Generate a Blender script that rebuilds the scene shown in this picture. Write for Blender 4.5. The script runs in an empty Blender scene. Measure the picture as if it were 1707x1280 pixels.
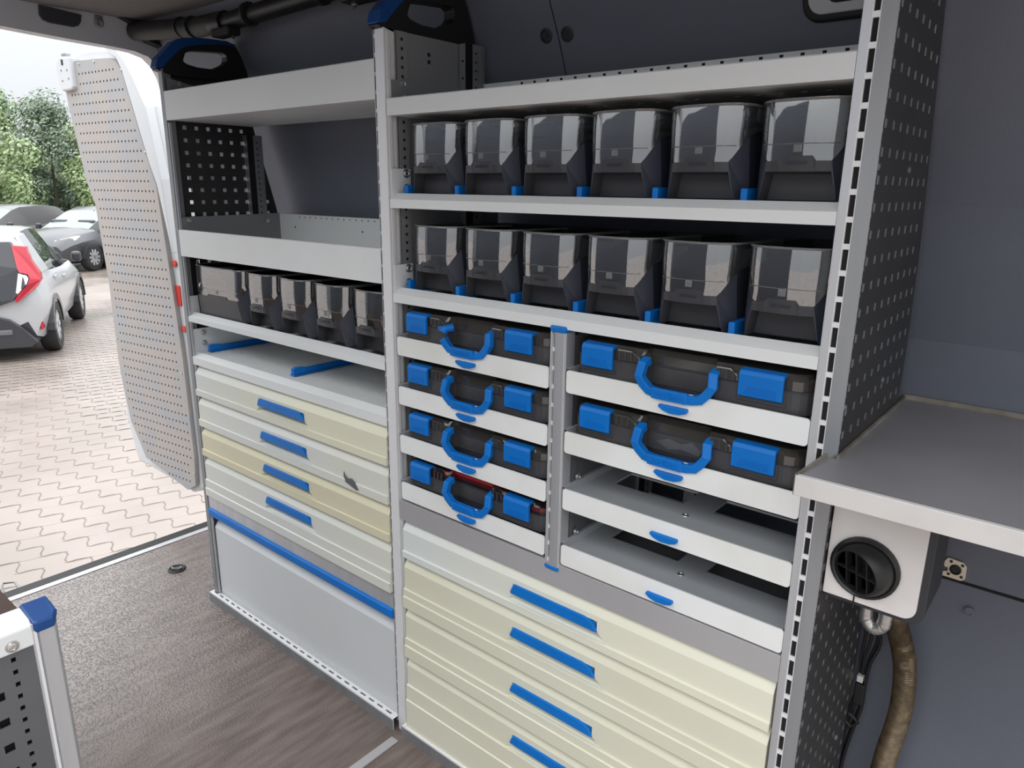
import bpy, bmesh, math, random
from mathutils import Vector, Matrix
random.seed(7)
C = bpy.context.scene.collection
PI = math.pi
sc = bpy.context.scene
# ------------------------------------------------------------ camera, sky, exposure
cam_d = bpy.data.cameras.new('camera'); cam = bpy.data.objects.new('camera', cam_d); C.objects.link(cam)
cam_d.sensor_width = 36.0; cam_d.lens = 1201.19 / 1707 * 36; cam_d.clip_start = 0.02; cam_d.clip_end = 300
_r = Vector((0.76745846, 0.64100145, 0.01116469)); _u = Vector((-0.17695145, 0.19505782, 0.96469717)); _f = Vector((-0.61619452, 0.74234061, -0.26312491))
cam.matrix_world = Matrix(((_r.x, _u.x, -_f.x, 1.27704), (_r.y, _u.y, -_f.y, -1.09855), (_r.z, _u.z, -_f.z, 1.42376), (0, 0, 0, 1)))
sc.camera = cam
w = bpy.data.worlds.new('overcast'); sc.world = w; w.use_nodes = True
nt = w.node_tree; nt.nodes.clear()
wo = nt.nodes.new('ShaderNodeOutputWorld'); bg = nt.nodes.new('ShaderNodeBackground')
tc = nt.nodes.new('ShaderNodeTexCoord'); sx = nt.nodes.new('ShaderNodeSeparateXYZ'); rp = nt.nodes.new('ShaderNodeValToRGB')
nt.links.new(tc.outputs['Generated'], sx.inputs[0]); nt.links.new(sx.outputs['Z'], rp.inputs[0])
rp.color_ramp.elements[0].position = 0.0; rp.color_ramp.elements[0].color = (0.15, 0.156, 0.165, 1); _e = rp.color_ramp.elements.new(0.2); _e.color = (0.205, 0.212, 0.221, 1); _k = len(rp.color_ramp.elements) - 1
rp.color_ramp.elements[_k].position = 1.0; rp.color_ramp.elements[_k].color = (0.97, 0.985, 1.0, 1)
nt.links.new(rp.outputs[0], bg.inputs[0]); bg.inputs[1].default_value = 2.4
nt.links.new(bg.outputs[0], wo.inputs[0])
sc.view_settings.view_transform = 'Standard'; sc.view_settings.look = 'None'
sc.view_settings.gamma = 1.0; sc.view_settings.use_curve_mapping = False
sc.view_settings.exposure = 1.1
sc.cycles.use_denoising = True
sc.cycles.max_bounces = 10; sc.cycles.diffuse_bounces = 5; sc.cycles.glossy_bounces = 4; sc.cycles.transparent_max_bounces = 24
sc.cycles.sample_clamp_indirect = 6.0
# ------------------------------------------------------------ materials
def mat(name, col, rough=0.5, metal=0.0, col2=None, scale=8.0, det=4.0, bump=0.0, bscale=60.0, spec=0.5, stretch=None, coat=0.0, rng=(0.35, 0.65), emit=None):
    m = bpy.data.materials.new(name); m.use_nodes = True
    n = m.node_tree; b = n.nodes['Principled BSDF']
    b.inputs['Base Color'].default_value = (*col, 1); b.inputs['Roughness'].default_value = rough; b.inputs['Metallic'].default_value = metal
    b.inputs['Specular IOR Level'].default_value = spec
    if coat: b.inputs['Coat Weight'].default_value = coat; b.inputs['Coat Roughness'].default_value = 0.08
    t = None
    if col2 or bump:
        t = n.nodes.new('ShaderNodeTexCoord')
        mp = n.nodes.new('ShaderNodeMapping'); n.links.new(t.outputs['Object'], mp.inputs[0])
        if stretch: mp.inputs['Scale'].default_value = stretch
    if col2:
        z = n.nodes.new('ShaderNodeTexNoise'); z.inputs['Scale'].default_value = scale; z.inputs['Detail'].default_value = det
        n.links.new(mp.outputs[0], z.inputs[0])
        r = n.nodes.new('ShaderNodeValToRGB'); r.color_ramp.elements[0].color = (*col, 1); r.color_ramp.elements[1].color = (*col2, 1)
        r.color_ramp.elements[0].position = rng[0]; r.color_ramp.elements[1].position = rng[1]
        n.links.new(z.outputs['Fac'], r.inputs[0]); n.links.new(r.outputs[0], b.inputs['Base Color'])
    if bump:
        z2 = n.nodes.new('ShaderNodeTexNoise'); z2.inputs['Scale'].default_value = bscale; z2.inputs['Detail'].default_value = 3
        n.links.new(mp.outputs[0], z2.inputs[0])
        bp = n.nodes.new('ShaderNodeBump'); bp.inputs['Strength'].default_value = bump; bp.inputs['Distance'].default_value = 0.002
        n.links.new(z2.outputs['Fac'], bp.inputs['Height']); n.links.new(bp.outputs[0], b.inputs['Normal'])
    if emit: b.inputs['Emission Color'].default_value = (*emit, 1); b.inputs['Emission Strength'].default_value = 1
    return m
def clear_mat(name, tint, refl=0.9, base=0.0, rough=0.03, basecol=(0.1, 0.1, 0.1), ior=1.5):
    # thin clear sheet: what lies behind is seen through, with a mirror-like sheen on top
    m = bpy.data.materials.new(name); m.use_nodes = True; n = m.node_tree; n.nodes.clear()
    o = n.nodes.new('ShaderNodeOutputMaterial'); tr = n.nodes.new('ShaderNodeBsdfTransparent'); tr.inputs[0].default_value = (*tint, 1)
    g = n.nodes.new('ShaderNodeBsdfGlossy'); g.inputs['Roughness'].default_value = rough; g.inputs[0].default_value = (refl, refl, refl, 1)
    fr = n.nodes.new('ShaderNodeFresnel'); fr.inputs[0].default_value = ior
    mx = n.nodes.new('ShaderNodeMixShader')
    first = tr.outputs[0]
    if base:
        d = n.nodes.new('ShaderNodeBsdfDiffuse'); d.inputs[0].default_value = (*basecol, 1)
        m2 = n.nodes.new('ShaderNodeMixShader'); m2.inputs[0].default_value = base
        n.links.new(tr.outputs[0], m2.inputs[1]); n.links.new(d.outputs[0], m2.inputs[2]); first = m2.outputs[0]
    n.links.new(fr.outputs[0], mx.inputs[0]); n.links.new(first, mx.inputs[1]); n.links.new(g.outputs[0], mx.inputs[2])
    n.links.new(mx.outputs[0], o.inputs[0]); return m
M = {}
M['alu'] = mat('brushed_aluminium', (0.60, 0.61, 0.63), 0.42, 0.55, (0.54, 0.55, 0.57), 3, bump=0.05, bscale=90, stretch=(12, 12, 0.6))
M['alu_dull'] = mat('dull_aluminium', (0.30, 0.31, 0.325), 0.5, 0.5, (0.26, 0.27, 0.28), 4, stretch=(8, 8, 0.6))
M['alu_white'] = mat('pale_anodised_edge', (0.80, 0.80, 0.81), 0.4, 0.15)
M['shelf'] = mat('pale_grey_powder_coat', (0.78, 0.795, 0.79), 0.45, 0.0, (0.735, 0.75, 0.745), 3.5, bump=0.03, bscale=250)
M['tray'] = mat('soiled_white_tray_front', (0.83, 0.84, 0.83), 0.5, 0.0, (0.71, 0.71, 0.66), 5, rng=(0.45, 0.8))
M['traypan'] = mat('mid_grey_tray_pan', (0.43, 0.445, 0.465), 0.5, 0.1, (0.39, 0.405, 0.425), 6)
M['band'] = mat('grey_metal_band', (0.47, 0.46, 0.47), 0.5, 0.25, (0.43, 0.42, 0.43), 4)
M['dark_steel'] = mat('dark_grey_steel_panel', (0.055, 0.053, 0.052), 0.42, 0.35, (0.042, 0.041, 0.041), 4)
M['mid_steel'] = mat('mid_grey_steel', (0.145, 0.148, 0.155), 0.5, 0.2, (0.12, 0.122, 0.13), 5)
M['steel2'] = mat('plain_grey_steel', (0.27, 0.275, 0.285), 0.5, 0.2, (0.24, 0.245, 0.255), 5)
M['black'] = mat('black_plastic', (0.011, 0.011, 0.012), 0.45, bump=0.05, bscale=300)
M['void'] = mat('slot_shadow_black', (0.006, 0.006, 0.007), 0.8)
M['charcoal'] = mat('charcoal_plastic', (0.048, 0.048, 0.054), 0.48, 0, (0.040, 0.042, 0.050), 14, bump=0.06, bscale=400)
M['navy'] = mat('navy_charcoal_plastic', (0.036, 0.040, 0.060), 0.48, 0, (0.030, 0.033, 0.048), 10, bump=0.05, bscale=400)
M['case'] = mat('scuffed_dark_case_plastic', (0.055, 0.054, 0.059), 0.48, 0, (0.078, 0.075, 0.073), 18, rng=(0.45, 0.75), bump=0.08, bscale=300)
M['blue'] = mat('bright_blue_plastic', (0.003, 0.175, 0.60), 0.45, 0, (0.003, 0.155, 0.54), 9, spec=0.3)
M['blue_dark'] = mat('deep_blue_plastic', (0.004, 0.055, 0.22), 0.4)
M['red'] = mat('red_plastic', (0.55, 0.02, 0.03), 0.45)
M['red_ref'] = mat('red_reflector', (0.62, 0.045, 0.03), 0.3)
M['clear'] = clear_mat('clear_bin_window', (0.90, 0.92, 0.92), 1.0, 0.07, 0.03, (0.35, 0.37, 0.38), 3.0)
M['clear_edge'] = clear_mat('clear_bin_rim', (0.70, 0.72, 0.72), 1.0, 0.35, 0.1, (0.45, 0.45, 0.45))
M['lid'] = clear_mat('tinted_case_lid', (0.30, 0.29, 0.28), 0.9, 0.38, 0.12, (0.13, 0.12, 0.105), 1.8)
M['lid_clear'] = clear_mat('clear_case_lid', (0.78, 0.70, 0.70), 0.8, 0.15, 0.1, (0.10, 0.09, 0.09))
M['screen'] = clear_mat('sky_pale_windscreen', (0.35, 0.42, 0.40), 0.9, 0.55, 0.05, (0.36, 0.42, 0.40))  # pale diffuse share paints the reflected sky onto the windscreen
M['glass'] = clear_mat('car_glass', (0.35, 0.42, 0.40), 0.9, 0.25, 0.02, (0.03, 0.035, 0.035))
M['cream'] = mat('cream_drawer', (0.72, 0.71, 0.585), 0.42, 0, (0.68, 0.655, 0.50), 2.2, rng=(0.3, 0.8))
M['greywhite'] = mat('greyish_white_drawer', (0.69, 0.705, 0.67), 0.42, 0, (0.72, 0.71, 0.60), 1.6, rng=(0.42, 0.7))
M['yellow'] = mat('yellowed_drawer', (0.70, 0.66, 0.48), 0.42, 0, (0.66, 0.62, 0.44), 2.5)
M['flap'] = mat('pale_blue_grey_flap', (0.68, 0.70, 0.715), 0.42, 0, (0.64, 0.66, 0.675), 2)
def fade(name, a, b, x0, x1):
    m = mat(name, a, 0.42, 0, b, 1); n = m.node_tree
    r = [k for k in n.nodes if k.type == 'VALTORGB'][0]; t = [k for k in n.nodes if k.type == 'TEX_COORD'][0]
    z = [k for k in n.nodes if k.type == 'TEX_NOISE'][0]; z.inputs['Scale'].default_value = 3
    g = n.nodes.new('ShaderNodeSeparateXYZ'); n.links.new(t.outputs['Object'], g.inputs[0])
    mr = n.nodes.new('ShaderNodeMapRange'); mr.inputs[1].default_value = x0; mr.inputs[2].default_value = x1
    n.links.new(g.outputs[0], mr.inputs[0])
    ad = n.nodes.new('ShaderNodeMath'); ad.operation = 'MULTIPLY_ADD'; ad.inputs[1].default_value = 0.35
    n.links.new(z.outputs['Fac'], ad.inputs[0]); n.links.new(mr.outputs[0], ad.inputs[2])
    r.color_ramp.elements[0].position = 0.2; r.color_ramp.elements[1].position = 1.05
    n.links.new(ad.outputs[0], r.inputs[0]); return m
M['drawer_top_left'] = fade('drawer_white_turning_yellow', (0.66, 0.68, 0.645), (0.75, 0.73, 0.57), -0.42, 0.30)
M['drawer_top_right'] = fade('drawer_white_turning_cream', (0.71, 0.74, 0.72), (0.76, 0.745, 0.61), -0.45, 0.30)
M['wall'] = mat('slate_grey_wall_lining', (0.142, 0.154, 0.192), 0.55, 0, (0.130, 0.142, 0.177), 5, bump=0.25, bscale=420)
M['ceil'] = mat('grey_headliner', (0.20, 0.19, 0.185), 0.9, 0, (0.18, 0.172, 0.168), 30, bump=0.2, bscale=500)
M['paint'] = mat('grey_white_van_paint', (0.62, 0.63, 0.66), 0.35, coat=0.3)
M['white'] = mat('white_paint', (0.60, 0.615, 0.63), 0.35, coat=0.3)
M['plate'] = mat('soiled_white_plate', (0.74, 0.71, 0.69), 0.45, 0, (0.66, 0.63, 0.61), 9, rng=(0.5, 0.8))
M['apron'] = mat('pale_worktop_edge', (0.68, 0.66, 0.64), 0.42, 0.15, (0.60, 0.58, 0.56), 9, bump=0.05, bscale=60, rng=(0.45, 0.75))
M['worktop'] = mat('slate_worktop', (0.245, 0.235, 0.248), 0.45, 0, (0.215, 0.207, 0.219), 6, bump=0.06, bscale=200)
M['grime'] = mat('dirty_aluminium_lip', (0.30, 0.27, 0.235), 0.6, 0.2, (0.14, 0.12, 0.10), 14)
M['zinc'] = mat('zinc_bolt', (0.62, 0.62, 0.60), 0.3, 0.9)
M['brass'] = mat('pale_brass_fitting', (0.66, 0.60, 0.48), 0.4, 0.6)
M['hose'] = mat('bronze_braided_hose', (0.20, 0.145, 0.085), 0.45, 0.45, (0.11, 0.08, 0.05), 60)
M['silver'] = mat('silver_foil_hose', (0.55, 0.55, 0.54), 0.35, 0.8)
M['rubber'] = mat('dark_rubber', (0.016, 0.016, 0.017), 0.6)
M['slate_trim'] = mat('dark_slate_trim', (0.030, 0.032, 0.038), 0.5)
M['wood'] = mat('brown_phenolic_board', (0.075, 0.046, 0.038), 0.6, 0, (0.062, 0.038, 0.031), 20, spec=0.2, bump=0.1, bscale=200)
M['pegboard'] = mat('scuffed_grey_pegboard', (0.42, 0.385, 0.36), 0.5, 0.1, (0.375, 0.375, 0.385), 7, rng=(0.4, 0.62))
M['leaf'] = mat('hazy_green_leaf', (0.20, 0.29, 0.15), 0.6, 0, (0.30, 0.38, 0.23), 0.9)  # leaf colours are lightened to carry the rain haze
M['leaf2'] = mat('hazy_yellow_green_leaf', (0.26, 0.36, 0.16), 0.6, 0, (0.37, 0.46, 0.26), 0.9)
M['leaf3'] = mat('hazy_dark_green_leaf', (0.16, 0.22, 0.15), 0.6, 0, (0.23, 0.30, 0.21), 0.9)
M['bark'] = mat('grey_brown_bark', (0.10, 0.08, 0.06), 0.9)
M['car_silver'] = mat('silver_white_car_paint', (0.44, 0.455, 0.47), 0.3, 0.2, coat=0.5)
M['car_grey'] = mat('dark_grey_car_paint', (0.05, 0.053, 0.06), 0.3, 0.2, coat=0.35)
M['car_mid'] = mat('mid_grey_car_paint', (0.085, 0.09, 0.10), 0.3, 0.2, coat=0.35)
M['car_black'] = mat('black_car_plastic', (0.035, 0.036, 0.042), 0.25)
M['tyre'] = mat('tyre_rubber', (0.02, 0.02, 0.021), 0.7)
M['rim'] = mat('light_alloy_rim', (0.62, 0.63, 0.64), 0.3, 0.6)
M['lamp_red'] = mat('red_tail_lamp', (0.42, 0.004, 0.022), 0.25, coat=0.4)
M['lamp_clear'] = mat('clear_lamp', (0.72, 0.72, 0.72), 0.15, coat=0.5)
M['joint'] = mat('sandy_paving_joint', (0.21, 0.175, 0.155), 0.6)
def paver_mat():
    # pinkish concrete, wet: gloss varies with real puddling
    m = mat('wet_pinkish_concrete', (0.265, 0.222, 0.20), 0.4, 0, (0.218, 0.186, 0.165), 1.3, bump=0.3, bscale=130); n = m.node_tree; b = n.nodes['Principled BSDF']
    t = [k for k in n.nodes if k.type == 'TEX_COORD'][0]
    g = n.nodes.new('ShaderNodeNewGeometry'); z = n.nodes.new('ShaderNodeTexNoise'); z.inputs['Scale'].default_value = 0.7; z.inputs['Detail'].default_value = 4
    n.links.new(g.outputs['Position'], z.inputs[0])
    r = n.nodes.new('ShaderNodeMapRange'); r.inputs[1].default_value = 0.35; r.inputs[2].default_value = 0.65; r.inputs[3].default_value = 0.12; r.inputs[4].default_value = 0.5
    n.links.new(z.outputs['Fac'], r.inputs[0]); n.links.new(r.outputs[0], b.inputs['Roughness'])
    for l in list(n.links):
        if l.to_node.type == 'MAPPING': n.links.remove(l)
    mp = [k for k in n.nodes if k.type == 'MAPPING'][0]; n.links.new(g.outputs['Position'], mp.inputs[0])
    return m
M['paver'] = paver_mat()
def floor_mat():
    m = bpy.data.materials.new('wet_antislip_floor'); m.use_nodes = True; n = m.node_tree; b = n.nodes['Principled BSDF']
    g = n.nodes.new('ShaderNodeNewGeometry')
    mp = n.nodes.new('ShaderNodeMapping'); mp.inputs['Scale'].default_value = (9, 1.6, 1); mp.inputs['Rotation'].default_value = (0, 0, 0.12); n.links.new(g.outputs['Position'], mp.inputs[0])
    z = n.nodes.new('ShaderNodeTexNoise'); z.inputs['Scale'].default_value = 4; z.inputs['Detail'].default_value = 6; n.links.new(mp.outputs[0], z.inputs[0])
    r = n.nodes.new('ShaderNodeValToRGB'); r.color_ramp.elements[0].color = (0.115, 0.086, 0.075, 1); r.color_ramp.elements[1].color = (0.20, 0.155, 0.135, 1)
    r.color_ramp.elements[0].position = 0.35; r.color_ramp.elements[1].position = 0.68
    n.links.new(z.outputs['Fac'], r.inputs[0]); n.links.new(r.outputs[0], b.inputs['Base Color'])
    # rain blown in at the rear: drops and film, strongest by the sill
    s = n.nodes.new('ShaderNodeSeparateXYZ'); n.links.new(g.outputs['Position'], s.inputs[0])
    mr = n.nodes.new('ShaderNodeMapRange'); mr.inputs[1].default_value = -0.35; mr.inputs[2].default_value = -1.1; n.links.new(s.outputs[0], mr.inputs[0])
    v = n.nodes.new('ShaderNodeTexNoise'); v.inputs['Scale'].default_value = 95; v.inputs['Detail'].default_value = 3; n.links.new(g.outputs['Position'], v.inputs[0])
    fine = n.nodes.new('ShaderNodeTexVoronoi'); fine.inputs['Scale'].default_value = 260; n.links.new(g.outputs['Position'], fine.inputs[0])
    pl = n.nodes.new('ShaderNodeMath'); pl.operation = 'MULTIPLY'; sh = n.nodes.new('ShaderNodeMapRange'); sh.inputs[1].default_value = 0.50; sh.inputs[2].default_value = 0.60; sh.inputs[4].default_value = 0.6; n.links.new(v.outputs['Fac'], sh.inputs[0]); n.links.new(sh.outputs[0], pl.inputs[0]); n.links.new(mr.outputs[0], pl.inputs[1])
    p2 = n.nodes.new('ShaderNodeMath'); p2.operation = 'MULTIPLY_ADD'; p2.inputs[1].default_value = 0.25; n.links.new(fine.outputs['Distance'], p2.inputs[0])
    zg = n.nodes.new('ShaderNodeMath'); zg.operation = 'MULTIPLY_ADD'; zg.inputs[1].default_value = 0.5; n.links.new(z.outputs['Fac'], zg.inputs[0]); n.links.new(pl.outputs[0], zg.inputs[2])
    n.links.new(zg.outputs[0], p2.inputs[2])
    bp = n.nodes.new('ShaderNodeBump'); bp.inputs['Strength'].default_value = 0.55; bp.inputs['Distance'].default_value = 0.006
    n.links.new(p2.outputs[0], bp.inputs['Height']); n.links.new(bp.outputs[0], b.inputs['Normal'])
    rr = n.nodes.new('ShaderNodeMapRange'); rr.inputs[3].default_value = 0.5; rr.inputs[4].default_value = 0.2; n.links.new(mr.outputs[0], rr.inputs[0]); n.links.new(rr.outputs[0], b.inputs['Roughness']); n.links.new(mr.outputs[0], b.inputs['Coat Weight']); b.inputs['Coat Roughness'].default_value = 0.16; b.inputs['Coat IOR'].default_value = 1.6; n.links.new(bp.outputs[0], b.inputs['Coat Normal'])
    return m
M['floor'] = floor_mat()
# ------------------------------------------------------------ helpers
W = {}
class MB:
    def __init__(s): s.v = []; s.f = []; s.m = []; s.cur = 0
    def pts(s, P): i = len(s.v); s.v += [tuple(p) for p in P]; return i
    def face(s, *P): i = s.pts(P); s.f.append(list(range(i, i + len(P)))); s.m.append(s.cur); return s
    def box(s, x0, y0, z0, x1, y1, z1):
        i = s.pts([(x0,y0,z0),(x1,y0,z0),(x1,y1,z0),(x0,y1,z0),(x0,y0,z1),(x1,y0,z1),(x1,y1,z1),(x0,y1,z1)])
        for q in ((0,3,2,1),(4,5,6,7),(0,1,5,4),(1,2,6,5),(2,3,7,6),(3,0,4,7)): s.f.append([i+k for k in q]); s.m.append(s.cur)
        return s
    def prism(s, poly, f0, f1):
        # poly of 2-D points; f0, f1 map a 2-D point to the two end caps
        n = len(poly); i = s.pts([f0(*p) for p in poly]); s.pts([f1(*p) for p in poly])
        s.f.append([i+k for k in range(n)][::-1]); s.f.append([i+n+k for k in range(n)]); s.m += [s.cur]*2
        for k in range(n):
            a, b = i+k, i+(k+1) % n; s.f.append([a, b, b+n, a+n]); s.m.append(s.cur)
        return s
    def px(s, poly, x0, x1): return s.prism(poly, lambda y, z: (x0, y, z), lambda y, z: (x1, y, z))
    def py(s, poly, y0, y1): return s.prism(poly, lambda x, z: (x, y0, z), lambda x, z: (x, y1, z))
    def pz(s, poly, z0, z1): return s.prism(poly, lambda x, y: (x, y, z0), lambda x, y: (x, y, z1))
    def tube(s, path, r, n=8, cap=True, ry=None, ph=0.0):
        P = [Vector(p) for p in path]; rings = []; up = Vector((0, 0, 1)); prev = None
        for k, p in enumerate(P):
            t = (P[min(k+1, len(P)-1)] - P[max(k-1, 0)]).normalized()
            if prev is None:
                a = t.cross(up)
                if a.length < 0.1: a = t.cross(Vector((0, 1, 0)))
            else: a = prev - t * prev.dot(t)
            a.normalize(); prev = a; b = t.cross(a)
            rr = r[k] if isinstance(r, (list, tuple)) else r; r2 = ry or rr
            rings.append(s.pts([p + a*math.cos(2*PI*j/n + ph)*rr + b*math.sin(2*PI*j/n + ph)*r2 for j in range(n)]))
        for k in range(len(P)-1):
            for j in range(n):
                s.f.append([rings[k]+j, rings[k]+(j+1) % n, rings[k+1]+(j+1) % n, rings[k+1]+j]); s.m.append(s.cur)
        if cap: s.f.append([rings[0]+j for j in range(n)][::-1]); s.f.append([rings[-1]+j for j in range(n)]); s.m += [s.cur]*2
        return s
    def lathe(s, prof, o, ax, n=16):
        # prof: (radius, height along ax)
        ax = Vector(ax).normalized(); a = ax.orthogonal().normalized(); b = ax.cross(a); o = Vector(o); R = []
        for r, h in prof: R.append(s.pts([o + ax*h + a*math.cos(2*PI*j/n)*r + b*math.sin(2*PI*j/n)*r for j in range(n)]))
        for k in range(len(R)-1):
            for j in range(n): s.f.append([R[k]+j, R[k]+(j+1) % n, R[k+1]+(j+1) % n, R[k+1]+j]); s.m.append(s.cur)
        if prof[0][0] > 1e-6: s.f.append([R[0]+j for j in range(n)][::-1]); s.m.append(s.cur)
        if prof[-1][0] > 1e-6: s.f.append([R[-1]+j for j in range(n)]); s.m.append(s.cur)
        return s
    def perf(s, f, u0, u1, v0, v1, rows, rim=None, rm=None):
        # a sheet with rectangular holes cut row by row
        U = u1 if callable(u1) else (lambda v: u1)
        vc = v0
        def q(ua, va, ub, vb, ub2=None): s.face(f(ua, va), f(ub, va), f(ub2 if ub2 is not None else ub, vb), f(ua, vb))
        for va, vb, H in rows:
            q(u0, vc, U(vc), va, U(va)); uc = u0
            for ua, ub in H:
                q(uc, va, ua, vb); uc = ub
                if rim:
                    R = Vector(rim)
                    for (p, r_) in (((ua,va),(ub,va)),((ub,va),(ub,vb)),((ub,vb),(ua,vb)),((ua,vb),(ua,va))):
                        A, B = Vector(f(*p)), Vector(f(*r_)); _c = s.cur; s.cur = _c if rm is None else rm; s.face(A, B, B+R, A+R); s.cur = _c
            q(uc, va, U(va), vb, U(vb)); vc = vb
        q(u0, vc, U(vc), v1, U(v1)); return s
    def build(s, name, mats, parent=None, bevel=0, smooth=False, seg=2, merge=False, angle=0.7):
        mats = mats if isinstance(mats, (list, tuple)) else [mats]
        po = W.get(parent.name, Vector()) if parent else Vector()
        me = bpy.data.meshes.new(name)
        me.from_pydata([(x-po.x, y-po.y, z-po.z) for x, y, z in s.v], [], s.f)
        for m in mats: me.materials.append(M[m] if isinstance(m, str) else m)
        me.polygons.foreach_set('material_index', s.m)
        bm = bmesh.new(); bm.from_mesh(me)
        if merge: bmesh.ops.remove_doubles(bm, verts=bm.verts, dist=1e-5)
        bmesh.ops.recalc_face_normals(bm, faces=bm.faces); bm.to_mesh(me); bm.free()
        if smooth:
            me.polygons.foreach_set('use_smooth', [True]*len(me.polygons)); me.set_sharp_from_angle(angle=angle)
        me.update()
        o = bpy.data.objects.new(name, me); C.objects.link(o)
        if parent: o.parent = parent; W[o.name] = po
        if bevel:
            b = o.modifiers.new('bevel', 'BEVEL'); b.width = bevel; b.segments = seg; b.limit_method = 'ANGLE'; b.angle_limit = 0.6
        return o
def thing(name, label, cat, loc=(0,0,0), group=None, local=False, rz=0, kind=None):
    o = bpy.data.objects.new(name, None); C.objects.link(o); o.location = loc; o.rotation_euler = (0, 0, rz); o.empty_display_size = 0.05
    W[o.name] = Vector() if local else Vector(loc)
    if label: o['label'] = label
    if cat: o['category'] = cat
    if group: o['group'] = group
    if kind: o['kind'] = kind
    return o
def tag(o, label=None, cat=None, group=None, kind=None):
    for k, v in (('label', label), ('category', cat), ('group', group), ('kind', kind)):
        if v: o[k] = v
    return o
KIDS = {}
def copy_tree(o, parent=None):
    c = o.copy(); C.objects.link(c)
    if parent: c.parent = parent
    W[c.name] = W.get(o.name, Vector())
    for ch in list(o.children): copy_tree(ch, c)
    return c
_tc = {}
def text_mesh(txt, size, ext, bold=0.0):
    k = (txt, size, ext)
    if k in _tc: return _tc[k]
    cu = bpy.data.curves.new('lettering', 'FONT'); cu.body = txt; cu.size = size; cu.extrude = ext; cu.align_x = 'CENTER'; cu.align_y = 'CENTER'; cu.resolution_u = 2; cu.offset = bold
    o = bpy.data.objects.new('lettering', cu); C.objects.link(o)
    bpy.context.view_layer.update()
    me = bpy.data.meshes.new_from_object(o.evaluated_get(bpy.context.evaluated_depsgraph_get())); bpy.data.objects.remove(o); _tc[k] = me; return me
def lettering(txt, size, ext, m, parent, loc, rot):
    me = text_mesh(txt, size, ext, size*0.02).copy(); me.materials.clear(); me.materials.append(M[m])
    o = bpy.data.objects.new('lettering', me); C.objects.link(o); o.parent = parent; o.rotation_euler = rot
    o.location = Vector(loc) - W.get(parent.name, Vector()); return o
FZ = -0.03; GZ = -0.65
def wall_y(z):
    P = [(-0.1, 0.45), (1.15, 0.45), (1.40, 0.405), (1.75, 0.30), (1.97, 0.215)]
    for (a, b), (c, d) in zip(P, P[1:]):
        if z <= c: return b + (d-b)*(z-a)/(c-a)
    return P[-1][1]
def rack_y(z):  # back edge of the rack side panels follows the wall
    P = [(-0.03, 0.375), (1.15, 0.395), (1.34, 0.372), (1.75, 0.268)]
    for (a, b), (c, d) in zip(P, P[1:]):
        if z <= c: return b + (d-b)*(z-a)/(c-a)
    return P[-1][1]
# ------------------------------------------------------------ the van body
o = MB().box(-1.56, -1.42, FZ-0.06, 2.05, 0.47, FZ).build('floor', 'floor'); tag(o, 'dark brown anti-slip van floor, wet near the rear sill', kind='structure'); FL = o
zs = [-0.1, 0.685, 1.15, 1.275, 1.40, 1.575, 1.75, 1.86, 1.97]
mb = MB()
for a, b in zip(zs[1:], zs[2:]): mb.face((-1.55, wall_y(a), a), (2.05, wall_y(a), a), (2.05, wall_y(b), b), (-1.55, wall_y(b), b))
mb.face((-1.55, 0.458, -0.1), (2.05, 0.458, -0.1), (2.05, 0.458, 0.685), (-1.55, 0.458, 0.685)).face((-1.55, 0.458, 0.685), (2.05, 0.458, 0.685), (2.05, 0.45, 0.685), (-1.55, 0.45, 0.685))
mb.face((-1.55, 0.50, -0.1), (2.05, 0.50, -0.1), (2.05, 0.50, 1.97), (-1.55, 0.50, 1.97))
WB = mb.build('wall_back', 'wall', smooth=False); tag(WB, 'slate grey lined van side wall behind the racks', kind='structure')
# vertical lining seam with two countersunk fixings, and the horizontal lining edge
def wp(x, z, d=0.001): return (x, wall_y(z)-d, z)
mb = MB()
for a, b in zip((1.5, 1.6, 1.75, 1.86), (1.6, 1.75, 1.86, 1.96)):
    mb.face(wp(0.228 - (a-1.83)*0.10, a), wp(0.2305 - (a-1.83)*0.10, a), wp(0.2305-(b-1.83)*0.10, b), wp(0.228-(b-1.83)*0.10, b))
mb.build('lining_seam', 'void', WB)
mb = MB().box(0.995, 0.4485, 0.679, 2.05, 0.452, 0.6845); mb.build('lining_edge', 'void', WB)
for x, z in ((0.205, 1.752), (0.262, 1.749), (1.172, 0.625)):
    p = wp(x, z, 0.0); q_ = 1.0 if z > 1 else 0.55; MB().lathe([(0.0165*q_, 0), (0.0165*q_, 0.0015*q_), (0.012*q_, 0.003*q_), (0.011*q_, 0.001*q_), (0.005*q_, 0.001*q_), (0.0045*q_, 0.0025*q_), (0, 0.0025*q_)], p, (0, -1, -0.3 if z > 1 else 0), 16).build('rivet', 'slate_trim' if z > 1 else 'wall', WB, smooth=True)
CE = MB().box(-1.5, -0.80, 1.97, 2.05, 0.5, 2.01).build('ceiling', 'ceil'); tag(CE, 'dim grey van roof lining', kind='structure')
o = MB().box(-1.55, -1.46, -0.09, 0.56, -1.42, 1.90).build('wall_front', 'wall'); tag(o, 'unseen slate grey van side wall behind the low rack, sized for dark bin reflections, beside the open sliding door', kind='structure')  # out of view; extent and dark tone set for the bin window reflections
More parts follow.
